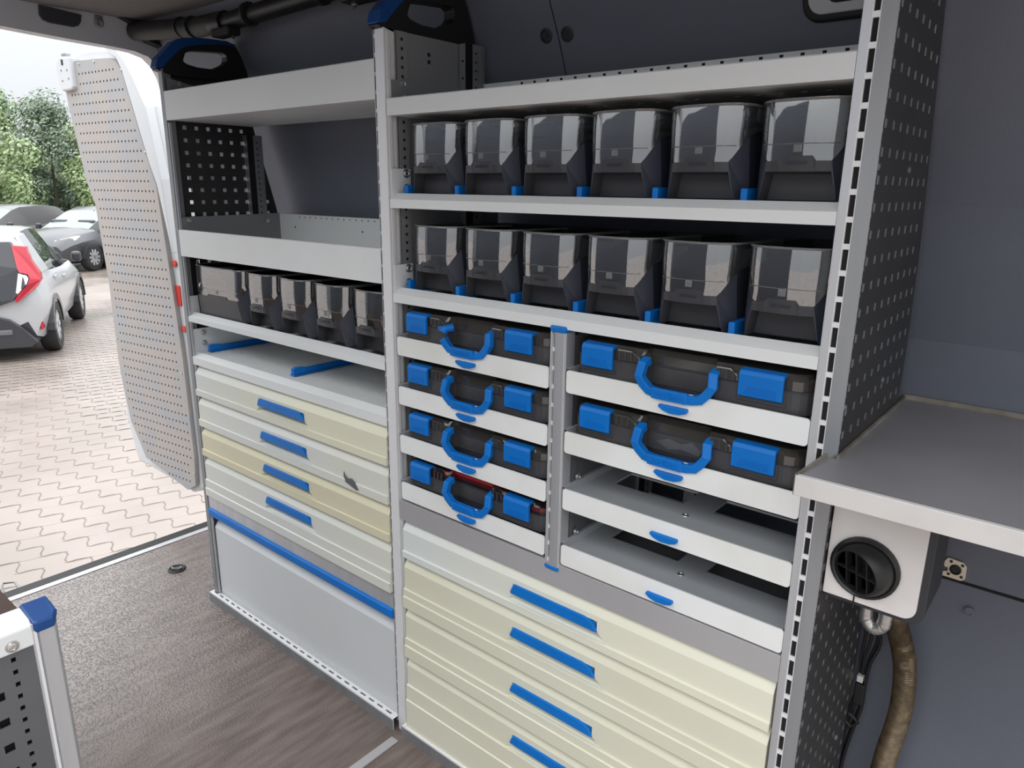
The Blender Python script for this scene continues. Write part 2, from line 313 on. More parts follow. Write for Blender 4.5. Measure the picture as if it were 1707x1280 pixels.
# rear frame with the door opening: beam with rounded corner, two pillars
poly_open = [(-1.22, -0.06), (-1.22, 1.72), (-1.14, 1.86), (-0.95, 1.905), (-0.25, 1.893), (-0.06, 1.884), (0.10, 1.879), (0.17, 1.874), (0.215, 1.862), (0.245, 1.835), (0.262, 1.80), (0.275, 1.74), (0.33, 1.35), (0.355, 1.1), (0.355, -0.06)]
outer = [(-1.44, -0.06), (-1.44, 2.0), (-0.9, 2.0), (-0.2, 2.0), (-0.05, 2.0), (0.06, 2.0), (0.12, 2.0), (0.2, 2.0), (0.30, 2.0), (0.50, 2.0), (0.5, 1.9), (0.5, 1.75), (0.5, 1.35), (0.5, 1.1), (0.5, -0.06)]
mb = MB()
for k in range(len(poly_open)-1):
    a, b, c, d = poly_open[k], poly_open[k+1], outer[k+1], outer[k]
    mb.face((-1.50, *d), (-1.50, *c), (-1.53, *b), (-1.53, *a)); mb.face((-1.53, *a), (-1.53, *b), (-1.585, *b), (-1.585, *a)); mb.face((-1.585, *a), (-1.585, *b), (-1.585, *c), (-1.585, *d))
WL = mb.build('wall_left', 'paint', smooth=True, merge=True, angle=0.5); tag(WL, 'painted rear door frame with a rounded top corner', kind='structure')
poly = [(-0.129, 1.967), (-0.128, 1.938), (-0.118, 1.926), (-0.10, 1.921), (-0.03, 1.919), (-0.014, 1.925), (-0.006, 1.938), (-0.004, 1.958)]
MB().prism(poly, lambda y, z: (-1.512+(1.95-z)*-0.3, y, z), lambda y, z: (-1.500+(1.95-z)*-0.3, y, z)).build('slot_cover', 'slate_trim', WL, bevel=0.002)
MB().lathe([(0.016, 0), (0.016, 0.004), (0.010, 0.009), (0.004, 0.006), (0, 0.006)], (-1.512, 0.052, 1.945), (1, 0, -0.3), 14).build('door_buffer', 'alu_dull', WL, smooth=True)
MB().box(-1.513, 0.038, 1.945, -1.505, 0.066, 1.968).build('buffer_bracket', 'alu_dull', WL, bevel=0.003)
poly = [(0.105, 1.972), (0.118, 1.968), (0.145, 1.958), (0.158, 1.945), (0.17, 1.925), (0.20, 1.905), (0.245, 1.893), (0.272, 1.872), (0.30, 1.85), (0.30, 1.972)]
MB().prism(poly, lambda y, z: (-1.52, y, z), lambda y, z: (-1.478, y, z)).build('corner_trim', 'rubber', WL, bevel=0.006)
o = MB().box(-1.588, -1.2, FZ-0.004, -1.560, 0.36, FZ+0.003).build('trim_2', 'alu', bevel=0.001); tag(o, 'pale aluminium strip along the rear floor edge', kind='structure')
mb = MB().box(-1.672, -1.2, FZ-0.10, -1.588, 0.36, FZ-0.012).box(-1.625, -1.2, FZ-0.03, -1.590, 0.36, FZ-0.002)
o = mb.build('trim_3', 'rubber', bevel=0.004); tag(o, 'black rubber sill along the rear opening', kind='structure'); SILL = o
MB().prism([(0.10, 0), (0.34, 0), (0.34, -0.06), (0.10, -0.08)], lambda y, z: (-1.74, y, FZ-0.05+z), lambda y, z: (-1.66, y, FZ-0.03+z)).build('bumper_step', 'slate_trim', SILL, bevel=0.004)
MB().prism([(-0.10, 0), (0.09, 0), (0.09, -0.06), (-0.02, -0.06)], lambda y, z: (-1.72, y, FZ-0.05+z), lambda y, z: (-1.665, y, FZ-0.03+z)).build('bumper_step', 'alu_dull', SILL, bevel=0.003)
MB().tube([(-1.64, -0.465, FZ-0.03), (-1.69, -0.475, FZ-0.005), (-1.72, -0.462, FZ+0.0), (-1.70, -0.43, FZ+0.0), (-1.64, -0.425, FZ-0.03)], 0.004, 6).build('door_striker', 'alu_dull', SILL, smooth=True)
o = MB().box(-0.018, -0.9, FZ, 0.008, -0.035, FZ+0.004).build('trim_1', 'band', bevel=0.001); tag(o, 'thin pale metal joint strip on the floor', kind='structure')
mb = MB(); mb.lathe([(0.033, 0), (0.033, 0.003), (0.028, 0.006), (0.024, 0.002), (0.008, 0.0015), (0, 0.0015)], (-1.335, 0.012, FZ), (0, 0, 1), 20); RG = mb.build('lashing_ring', 'rubber', FL, smooth=True)
MB().tube([(-1.355, 0.002, FZ+0.004), (-1.335, -0.004, FZ+0.008), (-1.318, 0.014, FZ+0.008), (-1.330, 0.026, FZ+0.004)], 0.004, 6).build('ring_bow', 'zinc', RG, smooth=True)
# ------------------------------------------------------------ rear door, open
DA = math.radians(6.5)
DR = thing('door_1', 'white rear van door swung open, lined with a perforated grey board', None, (-1.72, 0.40, 0), local=True, rz=PI + DA, kind='structure')
# door-local: +x runs from the hinge outwards, +y is the inside face turned to the viewer
def DP(s, z, y): return (s, y, z)
outl = [(0.828,1.943),(0.769,1.985),(0.60,1.990),(0.422,1.982),(0.345,1.966),(0.285,1.918),(0.237,1.858),(0.165,1.732),(0.115,1.44),(0.085,1.14),(0.075,0.83),(0.075,0.39),(0.09,0.045),(0.15,0.018),(0.206,-0.002),(0.545,0.05),(0.655,0.055),(0.685,0.12),(0.715,0.273),(0.728,0.398),(0.735,0.614),(0.735,0.968),(0.735,1.328),(0.765,1.435),(0.82,1.759),(0.845,1.86)]
outl[20:24] = [(0.70,0.614),(0.680,0.968),(0.700,1.328),(0.752,1.435)]
outl[17:20] = [(0.675,0.12),(0.708,0.273),(0.712,0.398)]
MB().prism(outl, lambda s, z: DP(s, z, 0.0), lambda s, z: DP(s, z, -0.075)).build('door_skin', 'white', DR, bevel=0.02, seg=3)
peg = [(0.71,1.938),(0.55,1.936),(0.411,1.93),(0.366,1.912),(0.336,1.869),(0.28,1.697),(0.215,1.50),(0.18,1.413),(0.16,1.138),(0.142,0.877),(0.130,0.662),(0.126,0.204),(0.140,0.06),(0.205,0.022),(0.537,0.114),(0.574,0.185),(0.632,0.284),(0.660,0.466),(0.672,0.616),(0.663,0.968),(0.690,1.328),(0.740,1.435),(0.803,1.759),(0.811,1.826),(0.725,1.821),(0.709,1.829)]
def inside(x, z, poly):
    c = False; n = len(poly)
    for k in range(n):
        (x1, z1), (x2, z2) = poly[k], poly[(k+1) % n]
        if (z1 > z) != (z2 > z) and x < (x2-x1)*(z-z1)/(z2-z1)+x1: c = not c
    return c
def span(z, poly):
    X = []; n = len(poly)
    for k in range(n):
        (x1, z1), (x2, z2) = poly[k], poly[(k+1) % n]
        if (z1 > z) != (z2 > z): X.append((x2-x1)*(z-z1)/(z2-z1)+x1)
    return (min(X), max(X)) if X else None
mb = MB(); zc = 0.024; rows = []
z = 0.068
while z < 1.92: rows += [(z, True), (z+0.0085, False)]; z += 0.0412
_r0 = [r for r, t in rows if t]
lev = sorted({0.0225, 1.9365} | {r for r, _ in rows} | {p[1] for p in peg if 0.0225 < p[1] < 1.9365 and not any(r - 1e-4 < p[1] < r + 0.0086 for r in _r0)})
hol = {round(r, 5) for r, t in rows if t}
nh = 0
for a, b in zip(lev, lev[1:]):
    A, B = span(a+1e-5, peg), span(b-1e-5, peg)
    if not A or not B: continue
    hole_row = any(abs(a-h) < 1e-4 for h in hol) and abs(b-a-0.0085) < 1e-3
    y = 0.020
    if not hole_row: mb.face(DP(A[0], a, y), DP(A[1], a, y), DP(B[1], b, y), DP(B[0], b, y)); continue
    lo, hi = max(A[0], B[0])+0.022, min(A[1], B[1])-0.020; s = 0.150 + math.floor((lo-0.150)/0.0275+1)*0.0275; H = []
    while s + 0.0075 < hi: H.append((s, s+0.0075)); s += 0.0275
    u = None
    if not H: mb.face(DP(A[0], a, y), DP(A[1], a, y), DP(B[1], b, y), DP(B[0], b, y)); continue
    mb.face(DP(A[0], a, y), DP(H[0][0], a, y), DP(H[0][0], b, y), DP(B[0], b, y))
    for h, g in zip(H, H[1:]): mb.face(DP(h[1], a, y), DP(g[0], a, y), DP(g[0], b, y), DP(h[1], b, y))
    mb.face(DP(H[-1][1], a, y), DP(A[1], a, y), DP(B[1], b, y), DP(H[-1][1], b, y))
    for h in H:
        mb.face(DP(h[0], b, y), DP(h[1], b, y), DP(h[1], b, y-0.004), DP(h[0], b, y-0.004)); mb.face(DP(h[0], a, y), DP(h[0], b, y), DP(h[0], b, y-0.004), DP(h[0], a, y-0.004))
for k in range(len(peg)):
    a, b = peg[k], peg[(k+1) % len(peg)]; mb.face(DP(*a, 0.020), DP(*b, 0.020), DP(*b, 0.0), DP(*a, 0.0))
mb.build('perforated_board', 'pegboard', DR)
bk = [((s-0.45)*0.97+0.45, (z-0.98)*0.985+0.98) for s, z in peg]
MB().prism(bk, lambda s, z: DP(s, z, 0.004), lambda s, z: DP(s, z, 0.001)).build('hole_shade_sheet', 'slate_trim', DR)  # dark sheet painted in for the shade behind the board's holes
# frame bead proud of the board on the hinge side, grip pad, catch, reflectors
fr = [(0.422,1.975),(0.345,1.958),(0.290,1.910),(0.243,1.85),(0.172,1.727),(0.12,1.44),(0.092,1.14),(0.098,1.14),(0.155,1.42),(0.190,1.50),(0.255,1.697),(0.312,1.869),(0.345,1.925),(0.40,1.945)]
MB().prism(fr, lambda s, z: DP(s, z, 0.034), lambda s, z: DP(s, z, -0.01)).build('frame_bead', 'white', DR, bevel=0.010, seg=3)
pad = [(0.833,1.925),(0.815,1.955),(0.79,1.962),(0.706,1.957),(0.707,1.835),(0.715,1.821),(0.80,1.818),(0.822,1.845)]
GP = MB().prism(pad, lambda s, z: DP(s, z, 0.040), lambda s, z: DP(s, z, -0.01)).build('grip_pad', 'white', DR, bevel=0.008, seg=3)
MB().prism([(0.76, 1.948), (0.775, 1.948), (0.775, 1.925), (0.76, 1.925)], lambda s, z: DP(s, z, 0.0415), lambda s, z: DP(s, z, 0.036)).build('pad_slot', 'rubber', GP)
for s, z in ((0.785, 1.905), (0.735, 1.903), (0.73, 1.868), (0.785, 1.862)): MB().lathe([(0.006, 0), (0.004, 0.002), (0, 0.002)], DP(s, z, 0.040), (0, 1, 0), 8).build('pad_screw', 'alu_dull', GP)
MB().box(0.80, -0.02, 1.955, 0.84, 0.005, 1.985).build('door_catch', 'alu_dull', DR, bevel=0.004)
MB().box(0.118, -0.02, 0.905, 0.152, 0.006, 0.995).build('reflector', 'red_ref', DR, bevel=0.003)
MB().lathe([(0.014, 0), (0.014, 0.006), (0, 0.008)], DP(0.135, 1.09, 0.002), (0, 1, 0), 12).build('reflector', 'red_ref', DR, smooth=True)
MB().lathe([(0.014, 0), (0.014, 0.006), (0, 0.008)], DP(0.118, 0.805, 0.002), (0, 1, 0), 12).build('reflector', 'red_ref', DR, smooth=True)
for s, z in ((0.665, 1.925), (0.54, 1.925), (0.338, 1.878), (0.232, 1.55), (0.705, 1.30), (0.655, 0.70), (0.15, 0.60), (0.14, 0.12)): MB().lathe([(0.005, 0), (0.005, 0.003), (0, 0.005)], DP(s, z, 0.020), (0, 1, 0), 8).build('board_screw', 'zinc', DR, smooth=True)
MB().tube([DP(0.60, 0.30, -0.08), DP(0.74, 0.33, -0.09), DP(0.745, 0.42, -0.09), DP(0.73, 0.52, -0.08)], 0.012, 8).build('outer_hinge_trim', 'white', DR, smooth=True)
# ------------------------------------------------------------ the two racks
LR = thing('shelving_rack', 'left aluminium van rack with open upper shelves, pale drawers and a big lower flap', 'rack', (-0.53, 0.19, FZ))
RR = thing('shelving_rack', 'right aluminium van rack with two bin shelves, case trays and cream drawers', 'rack', (0.48, 0.19, FZ))
bolt_me = None
def bolt(p, ax, parent, r=0.0085):
    global bolt_me
    if bolt_me is None:
        b = MB().lathe([(1.35, 0), (1.35, 0.12), (1.0, 0.15), (0.95, 0.75), (0.6, 0.85), (0.45, 0.6), (0, 0.6)], (0, 0, 0), (0, 0, 1), 10).build('bolt', 'zinc', smooth=True); bolt_me = b.data; bpy.data.objects.remove(b)
    o = bpy.data.objects.new('bolt', bolt_me); C.objects.link(o); o.parent = parent; o.scale = (r, r, r)
    o.rotation_euler = Vector(ax).to_track_quat('Z', 'Y').to_euler(); o.location = Vector(p) - W.get(parent.name, Vector())
def slot_strip(x0, x1, y, z0, z1, parent, zp=0.0, pitch=0.0375, tooth=0.008, rail='alu_white'):
    mb = MB(); mb.cur = 1; mb.box(x0, y+0.004, z0, x1, y+0.006, z1); mb.cur = 0
    z = z0 + 0.004
    while z + tooth < z1: mb.box(x0, y+0.0005, z, x1, y+0.004, z+tooth); z += pitch
    mb.box(x0-0.0012, y, z0, x0, y+0.006, z1).box(x1, y, z0, x1+0.0012, y+0.006, z1)
    return tag(mb.build('slot_strip', [rail, 'void'], parent), kind='stuff')
# left end post
mb = MB().pz([(-1.0327, 0.014), (-1.020, 0.0), (-0.9985, 0.0), (-0.9985, 0.006), (-1.008, 0.008), (-1.008, 0.032), (-1.0327, 0.032)], FZ, 1.752)
P0 = mb.build('front_post', 'alu_dull', LR, bevel=0.001)
MB().box(-0.9985, 0.003, FZ+0.04, -0.992, 0.010, 1.60).build('post_lip', 'alu', P0)
# middle post
mb = MB().pz([(-0.0285, 0.0), (0.0, 0.0), (0.0, 0.03), (-0.0355, 0.03), (-0.0355, 0.008), (-0.0335, 0.006), (-0.0285, 0.006)], FZ, 1.748)
P1 = mb.build('front_post', 'alu_white', RR, bevel=0.0008)
slot_strip(-0.0335, -0.0295, 0.0015, FZ+0.03, 1.746, P1, rail='alu')
MB().box(0.003, 0.004, FZ+0.04, 0.0055, 0.012, 1.74).build('post_lip', 'alu_white', P1)
# right post: front face, slot channel, chamfered outer face
mb = MB().pz([(0.9590, 0.0), (0.9715, 0.0), (0.9715, 0.006), (0.9822, 0.006), (0.9822, 0.0), (0.999, 0.012), (0.999, 0.03), (0.9590, 0.03)], FZ, 1.775)
P2 = mb.build('front_post', 'alu', RR, bevel=0.0006)
MB().pz([(0.9824, -0.0006), (0.9996, 0.0116), (1.0005, 0.0125), (1.0005, 0.014), (0.9824, 0.0012)], FZ, 1.775).build('post_outer_face', 'alu_dull', P2)  # darker sheet over the chamfer, its turned-away shade put into the colour
slot_strip(0.9727, 0.9810, 0.0, FZ+0.02, 1.775, P2)
# side panels
def side_rows(y0, pitch_y, ny, z0, z1, hz, hy, pz_=0.0375, off=0.0):
    rows = []; z = z0
    while z + hz < z1:
        H = [(y0+k*pitch_y, y0+k*pitch_y+hy) for k in range(ny) if y0+k*pitch_y+hy < min(rack_y(z), rack_y(z+hz))-0.012]
        rows.append((z, z+hz, H)); z += pz_
    return rows
def dots(y, z0, z1, h=0.0045, pitch=0.01875):
    rows = []; z = z0
    while z + h < z1: rows.append((z, z+h, [(y, y+h)])); z += pitch
    return rows
mb = MB()
mb.perf(lambda u, v: (1.0, u, v), 0.014, 0.0205, FZ, 1.775, [(a, b, [(0.0155, 0.0188)]) for a, b, _ in dots(0, 0.02, 1.76)], rim=(-0.002, 0, 0), rm=1)
mb.perf(lambda u, v: (1.0, u, v), 0.0205, lambda v: rack_y(v), FZ, 1.775, side_rows(0.0225, 0.0415, 9, 0.008, 1.765, 0.0125, 0.0105), rim=(-0.0025, 0, 0), rm=1)
mb.perf(lambda u, v: (0.998, u, v), 0.014, lambda v: rack_y(v), FZ, 1.775, side_rows(0.0225, 0.0415, 9, 0.008, 1.765, 0.0125, 0.0105))
SP = mb.build('side_panel', ['dark_steel', 'alu_dull'], RR)  # second material makes the hole rims paler, a painted edge highlight
for y, z in ((0.018, 1.457), (0.20, 1.457), (0.018, 1.11), (0.235, 1.11), (0.23, 0.73), (0.3, 0.33)): MB().lathe([(0.006, 0), (0.005, 0.002), (0.003, 0.003), (0, 0.003)], (1.0, y, z), (1, 0, 0), 12).build('rivet', 'mid_steel', SP, smooth=True)
mb = MB()
mb.perf(lambda u, v: (-1.026, u, v), 0.03, 0.052, FZ, 1.752, [(a, b, [(0.039, 0.0435)]) for a, b, _ in dots(0, 0.02, 1.74)])
mb.box(-1.0325, 0.031, FZ, -1.030, 0.052, 1.75)
mb.perf(lambda u, v: (-1.027, u, v), 0.052, lambda v: rack_y(v), FZ, 1.752, side_rows(0.0615, 0.0385, 9, 0.011, 1.74, 0.0115, 0.0115), rim=(-0.002, 0, 0))
mb.build('side_panel', 'dark_steel', LR)
def rear_post(x0, x1, y0, y1, z0, z1, parent, face=1):
    mb = MB().perf(lambda u, v: (x1 if face > 0 else x0, u, v), y0+0.02, y1, z0, z1, [(a, b, [(y0+0.03, y0+0.0355)]) for a, b, _ in dots(0, z0+0.01, z1-0.01)])
    mb.perf(lambda u, v: (u, y0, v), x0, x1-0.004, z0, z1, [(a, b, [(x0+0.008, x0+0.014)]) for a, b, _ in dots(0, z0+0.01, z1-0.01, pitch=0.0375)])
    mb.box(x1-0.0065, y1-0.012, z0, x1+0.001, y1-0.008, z1); mb.cur = 1; mb.box(x0, y0+0.004, z0, x1-0.006, y1, z1)
    return mb.build('rear_post', ['alu_dull', 'void'], parent)
rear_post(-1.026, -0.997, 0.262, 0.315, FZ, 1.58, LR)
rear_post(0.006, 0.030, 0.225, 0.287, FZ, 1.745, RR)
mb = MB().box(0.0, 0.03, FZ, 0.0035, 0.285, 1.745).box(0.0, 0.285, FZ, 0.0035, 0.37, 1.36)
mb.perf(lambda u, v: (0.0065, u, v), 0.03, 0.062, FZ, 1.745, [(a, b, [(0.043, 0.0495)]) for a, b, _ in dots(0, 0.02, 1.74, 0.006)])
mb.cur = 1; mb.box(0.0036, 0.031, FZ, 0.0045, 0.061, 1.745); mb.cur = 0
mb.face((0.0065, 0.062, FZ), (0.003, 0.062, FZ), (0.003, 0.062, 1.745), (0.0065, 0.062, 1.745))
mb.cur = 1
for z in (1.705, 1.69): mb.box(0.0036, 0.125, z, 0.0042, 0.133, z+0.008)
mb.build('side_panel', ['steel2', 'void'], RR)
MB().box(-0.033, 0.03, FZ, -0.030, 0.37, 1.36).box(-0.033, 0.03, 1.36, -0.030, 0.285, 1.70).build('side_panel', 'mid_steel', LR)
# rear uprights seen through the empty trays, and rack back rails
for x in (0.48, 0.62): rear_post(x, x+0.03, 0.30, 0.36, 0.66, 1.14, RR, 1)
# end caps with hand holes on top of the posts
def end_cap(x, w_, parent, dz=0.0):
    out = [(-0.012, 1.748), (-0.004, 1.772), (0.022, 1.800), (0.046, 1.826), (0.075, 1.840), (0.135, 1.849), (0.215, 1.853), (0.252, 1.846), (0.268, 1.815), (0.283, 1.775), (0.290, 1.742), (0.215, 1.742), (0.10, 1.735), (0.03, 1.738)]
    hole = [(0.072, 1.783), (0.082, 1.806), (0.10, 1.813), (0.150, 1.818), (0.205, 1.822), (0.216, 1.816), (0.214, 1.795), (0.200, 1.785), (0.165, 1.769), (0.115, 1.769), (0.085, 1.774), (0.075, 1.778)]
    # ring between outline and hole
    mb = MB(); n = 40
    import bisect
    def resample(P, n, start):
        L = [0]; Q = P + [P[0]]
        for a, b in zip(Q, Q[1:]): L.append(L[-1] + math.hypot(b[0]-a[0], b[1]-a[1]))
        R = []
        for k in range(n):
            t = (k/n)*L[-1]; i = max(0, bisect.bisect_right(L, t)-1); i = min(i, len(P)-1); f = (t-L[i])/(L[i+1]-L[i]); R.append((Q[i][0]+(Q[i+1][0]-Q[i][0])*f, Q[i][1]+(Q[i+1][1]-Q[i][1])*f))
        return R
    A = resample(out, 56, 0)
    B = []
    cx, cz = 0.145, 1.795
    for (y, z) in A:   # hole point in the same direction from the hole centre
        d = (y-cx, z-cz); best = None
        for k in range(len(hole)):
            p, q = hole[k], hole[(k+1) % len(hole)]; e = (q[0]-p[0], q[1]-p[1]); den = d[0]*e[1]-d[1]*e[0]
            if abs(den) < 1e-12: continue
            t = ((p[0]-cx)*e[1]-(p[1]-cz)*e[0])/den; u = ((p[0]-cx)*d[1]-(p[1]-cz)*d[0])/den
            if t > 0 and -1e-6 <= u <= 1+1e-6 and (best is None or t < best): best = t
        B.append((cx+d[0]*best, cz+d[1]*best))
    n = len(A)
    for xx in (x, x+w_):
        for k in range(n): mb.face((xx, *A[k]), (xx, *A[(k+1) % n]), (xx, *B[(k+1) % n]), (xx, *B[k]))
    for k in range(n):
        a, b = A[k], A[(k+1) % n]; mb.face((x, *a), (x, *b), (x+w_, *b), (x+w_, *a))
        a, b = B[k], B[(k+1) % n]; mb.face((x, *a), (x, *b), (x+w_, *b), (x+w_, *a))
    o = mb.build('handhold_cap', 'black', parent, merge=True, bevel=0.003); o['label'] = 'black end cap with a hand hole and a blue top'
    strip = [(-0.016, 1.752), (-0.008, 1.778), (0.020, 1.806), (0.045, 1.832), (0.075, 1.846), (0.135, 1.855), (0.218, 1.858), (0.250, 1.851), (0.247, 1.842), (0.215, 1.846), (0.150, 1.838), (0.085, 1.824), (0.060, 1.806), (0.030, 1.778), (0.010, 1.757)]
    MB().px(strip, x-0.002, x+w_+0.002).build('blue_cap_edge', 'blue_dark', o, bevel=0.003)
end_cap(-1.034, 0.034, LR); end_cap(-0.034, 0.034, RR)
# base rails with slotted ledge
def base_rail(x0, x1, parent):
    mb = MB(); H = []; x = x0+0.012
    while x + 0.024 < x1: H.append((x, x+0.024)); x += 0.0375
    mb.box(x0, -0.014, FZ, x1, -0.012, 0.006)
    mb.perf(lambda u, v: (u, v, 0.005), x0, x1, -0.012, 0.010, [(-0.004, 0.002, H)], rim=(0, 0, -0.004))
    mb.cur = 1; mb.face((x0, -0.012, 0.0), (x1, -0.012, 0.0), (x1, 0.018, 0.0), (x0, 0.018, 0.0)); mb.cur = 0
    mb.box(x0, 0.012, -0.02, x1, 0.014, 0.010)
    mb.build('base_rail', ['alu_white', 'void'], parent)
    MB().box(x0, -0.0155, FZ, x1, -0.0142, 0.002).build('rail_face', 'alu_dull', parent)
base_rail(-1.030, -0.036, LR); base_rail(0.0, 0.96, RR)
# shelves
def low_shelf(x0, x1, zb, zt, parent, depth=0.365, slope=0.013, slots=False):
    mb = MB().px([(0.001, zb), (0.001, zt), (0.021, zt+slope), (0.023, zt+slope-0.002), (0.006, zt-0.004), (0.006, zb+0.001)], x0, x1)
    fz = zt - 0.002
    if slots:
        rows = []
        for y in (0.055, 0.115, 0.175, 0.235): rows.append((y, y+0.004, [(x0+0.09+k*0.118, x0+0.118+k*0.118) for k in range(8)]))
        mb.perf(lambda u, v: (u, v, fz+slope-0.002), x0, x1, 0.021, depth, rows, rim=(0, 0, -0.004)); mb.box(x0, 0.006, zb, x1, depth, zb+0.002)
    else: mb.box(x0, 0.006, zb+0.001, x1, depth, fz-0.001)
    mb.box(x0, depth-0.003, zb, x1, depth, zt+0.05)
    return mb.build('shelf', 'shelf', parent)
SB = low_shelf(0.004, 0.9585, 1.3765, 1.3955, RR)
SC = low_shelf(0.004, 0.9585, 1.1645, 1.1845, RR)
Sc = low_shelf(-0.998, -0.034, 0.9945, 1.0105, LR)
Sd = low_shelf(-0.998, -0.034, 0.852, 0.877, LR, slots=True)
MB().box(-0.998, 0.33, 0.888, -0.034, 0.334, 0.96).build('shelf_back', 'mid_steel', LR)
def deep_shelf(x0, x1, zb, zt, yb, zback, parent, holes, side='left'):
    mb = MB().px([(0.0, zb), (0.0, zt-0.002), (0.002, zt), (0.012, zt), (0.012, zt-0.003), (0.003, zt-0.003), (0.003, zb+0.003), (yb, zb+0.003), (yb, zb)], x0, x1)
    for (k, z) in ((0, zb+0.008),): pass
    if holes == 'slots':   # flanged back lip with dark slots
        mb.perf(lambda u, v: (u, yb, v), x0, x1, zb, zback, [(zback-0.0085, zback-0.0035, [(x0+0.14+k*0.0375, x0+0.147+k*0.0375) for k in range(21)])])
        mb.cur = 1; mb.face((x0, yb+0.002, zback-0.012), (x1, yb+0.002, zback-0.012), (x1, yb+0.002, zback-0.001), (x0, yb+0.002, zback-0.001)); mb.cur = 0
    else:
        rows = [(zback-0.095, zback-0.089, [(x0+0.09, x0+0.096), (x0+0.45, x0+0.456), (x0+0.75, x0+0.756)]), (zback-0.045, zback-0.039, [(x0+0.09, x0+0.096), (x0+0.45, x0+0.456), (x0+0.75, x0+0.756)]), (zback-0.010, zback-0.006, [(x0+0.12+k*0.03, x0+0.125+k*0.03) for k in range(27)])]
        rows = [r for r in rows if r[0] > zb+0.005]; mb.perf(lambda u, v: (u, yb, v), x0, x1, zb, zback, rows)
        mb.cur = 1; mb.face((x0, yb+0.002, zb), (x1, yb+0.002, zb), (x1, yb+0.002, zback-0.001), (x0, yb+0.002, zback-0.001)); mb.cur = 0
    mb.box(x0, yb-0.001, zback-0.002, x1, yb+0.012, zback)
    o = mb.build('shelf', ['shelf', 'void'], parent)
    for xx in ((x0, x1) if side == 'both' else (x0,)):
        s = 1 if xx == x0 else -1
        MB().px([(0.012, zb), (0.012, zt+0.038), (yb, zback+0.002), (yb, zb)], xx, xx+0.0038*s).build('shelf_end', 'steel2', o)
    return o
SA = deep_shelf(0.004, 0.9585, 1.5708, 1.6066, 0.285, 1.662, RR, 'slots')
Sa = deep_shelf(-0.998, -0.034, 1.6067, 1.6898, 0.285, 1.675, LR, 'none')
Sb = deep_shelf(-0.998, -0.034, 1.2035, 1.2845, 0.36, 1.327, LR, 'none')
mb = MB()
for k in range(24):
    mb.box(0.10+k*0.036, 0.10, 1.5700, 0.108+k*0.036, 0.104, 1.5707)
tag(mb.build('underside_dimples', 'alu', SA), kind='stuff')
for p in ((0.0065, 0.045, 1.640), (0.0065, 0.048, 1.612)): bolt(p, (1, 0, 0), RR, 0.0075)
for zb in (1.3765, 1.1645):
    MB().box(0.0066, 0.004, zb+0.0, 0.0085, 0.062, zb+0.085).build('shelf_bracket', 'shelf', RR, bevel=0.0008)
    for dz in (0.075, 0.042): bolt((0.0085, 0.047, zb+dz), (1, 0, 0), RR, 0.0075)
MB().box(-0.9975, 0.004, 0.995, -0.9955, 0.062, 1.075).build('shelf_bracket', 'shelf', LR)
MB().box(-0.9975, 0.004, 0.88, -0.9955, 0.33, 0.967).build('shelf_bracket', 'shelf', LR)
for z in (0.952, 0.918): bolt((-0.9955, 0.045, z), (1, 0, 0), LR, 0.007)
bolt((-0.9955, 0.035, 1.312), (1, 0, 0), LR, 0.0075); bolt((-0.9955, 0.31, 1.305), (1, 0, 0), LR, 0.0075); bolt((-0.9955, 0.05, 1.712), (1, 0, 0), LR, 0.0075)
# blue dividers on the left open shelf
for x in (-1.0, -0.515):
    x = max(x, -0.988)
    mb = MB().px([(0.052, 0.892), (0.052, 0.908), (0.062, 0.912), (0.085, 0.910), (0.10, 0.906), (0.32, 0.906), (0.32, 0.892)], x, x+0.016).box(x-0.004, 0.05, 0.888, x+0.02, 0.32, 0.892)
    mb.build('divider', 'blue', Sd, bevel=0.002)
# blue guides between the bins
for zt in (1.3955, 1.1845):
    for k in range(7):
        x = 0.0265 + k*0.1555
        o = MB().box(x, 0.024, zt+0.004, min(x+0.011, 0.957), 0.30, zt+0.031).build('bin_guide', 'blue', SB if zt > 1.3 else SC, bevel=0.002)
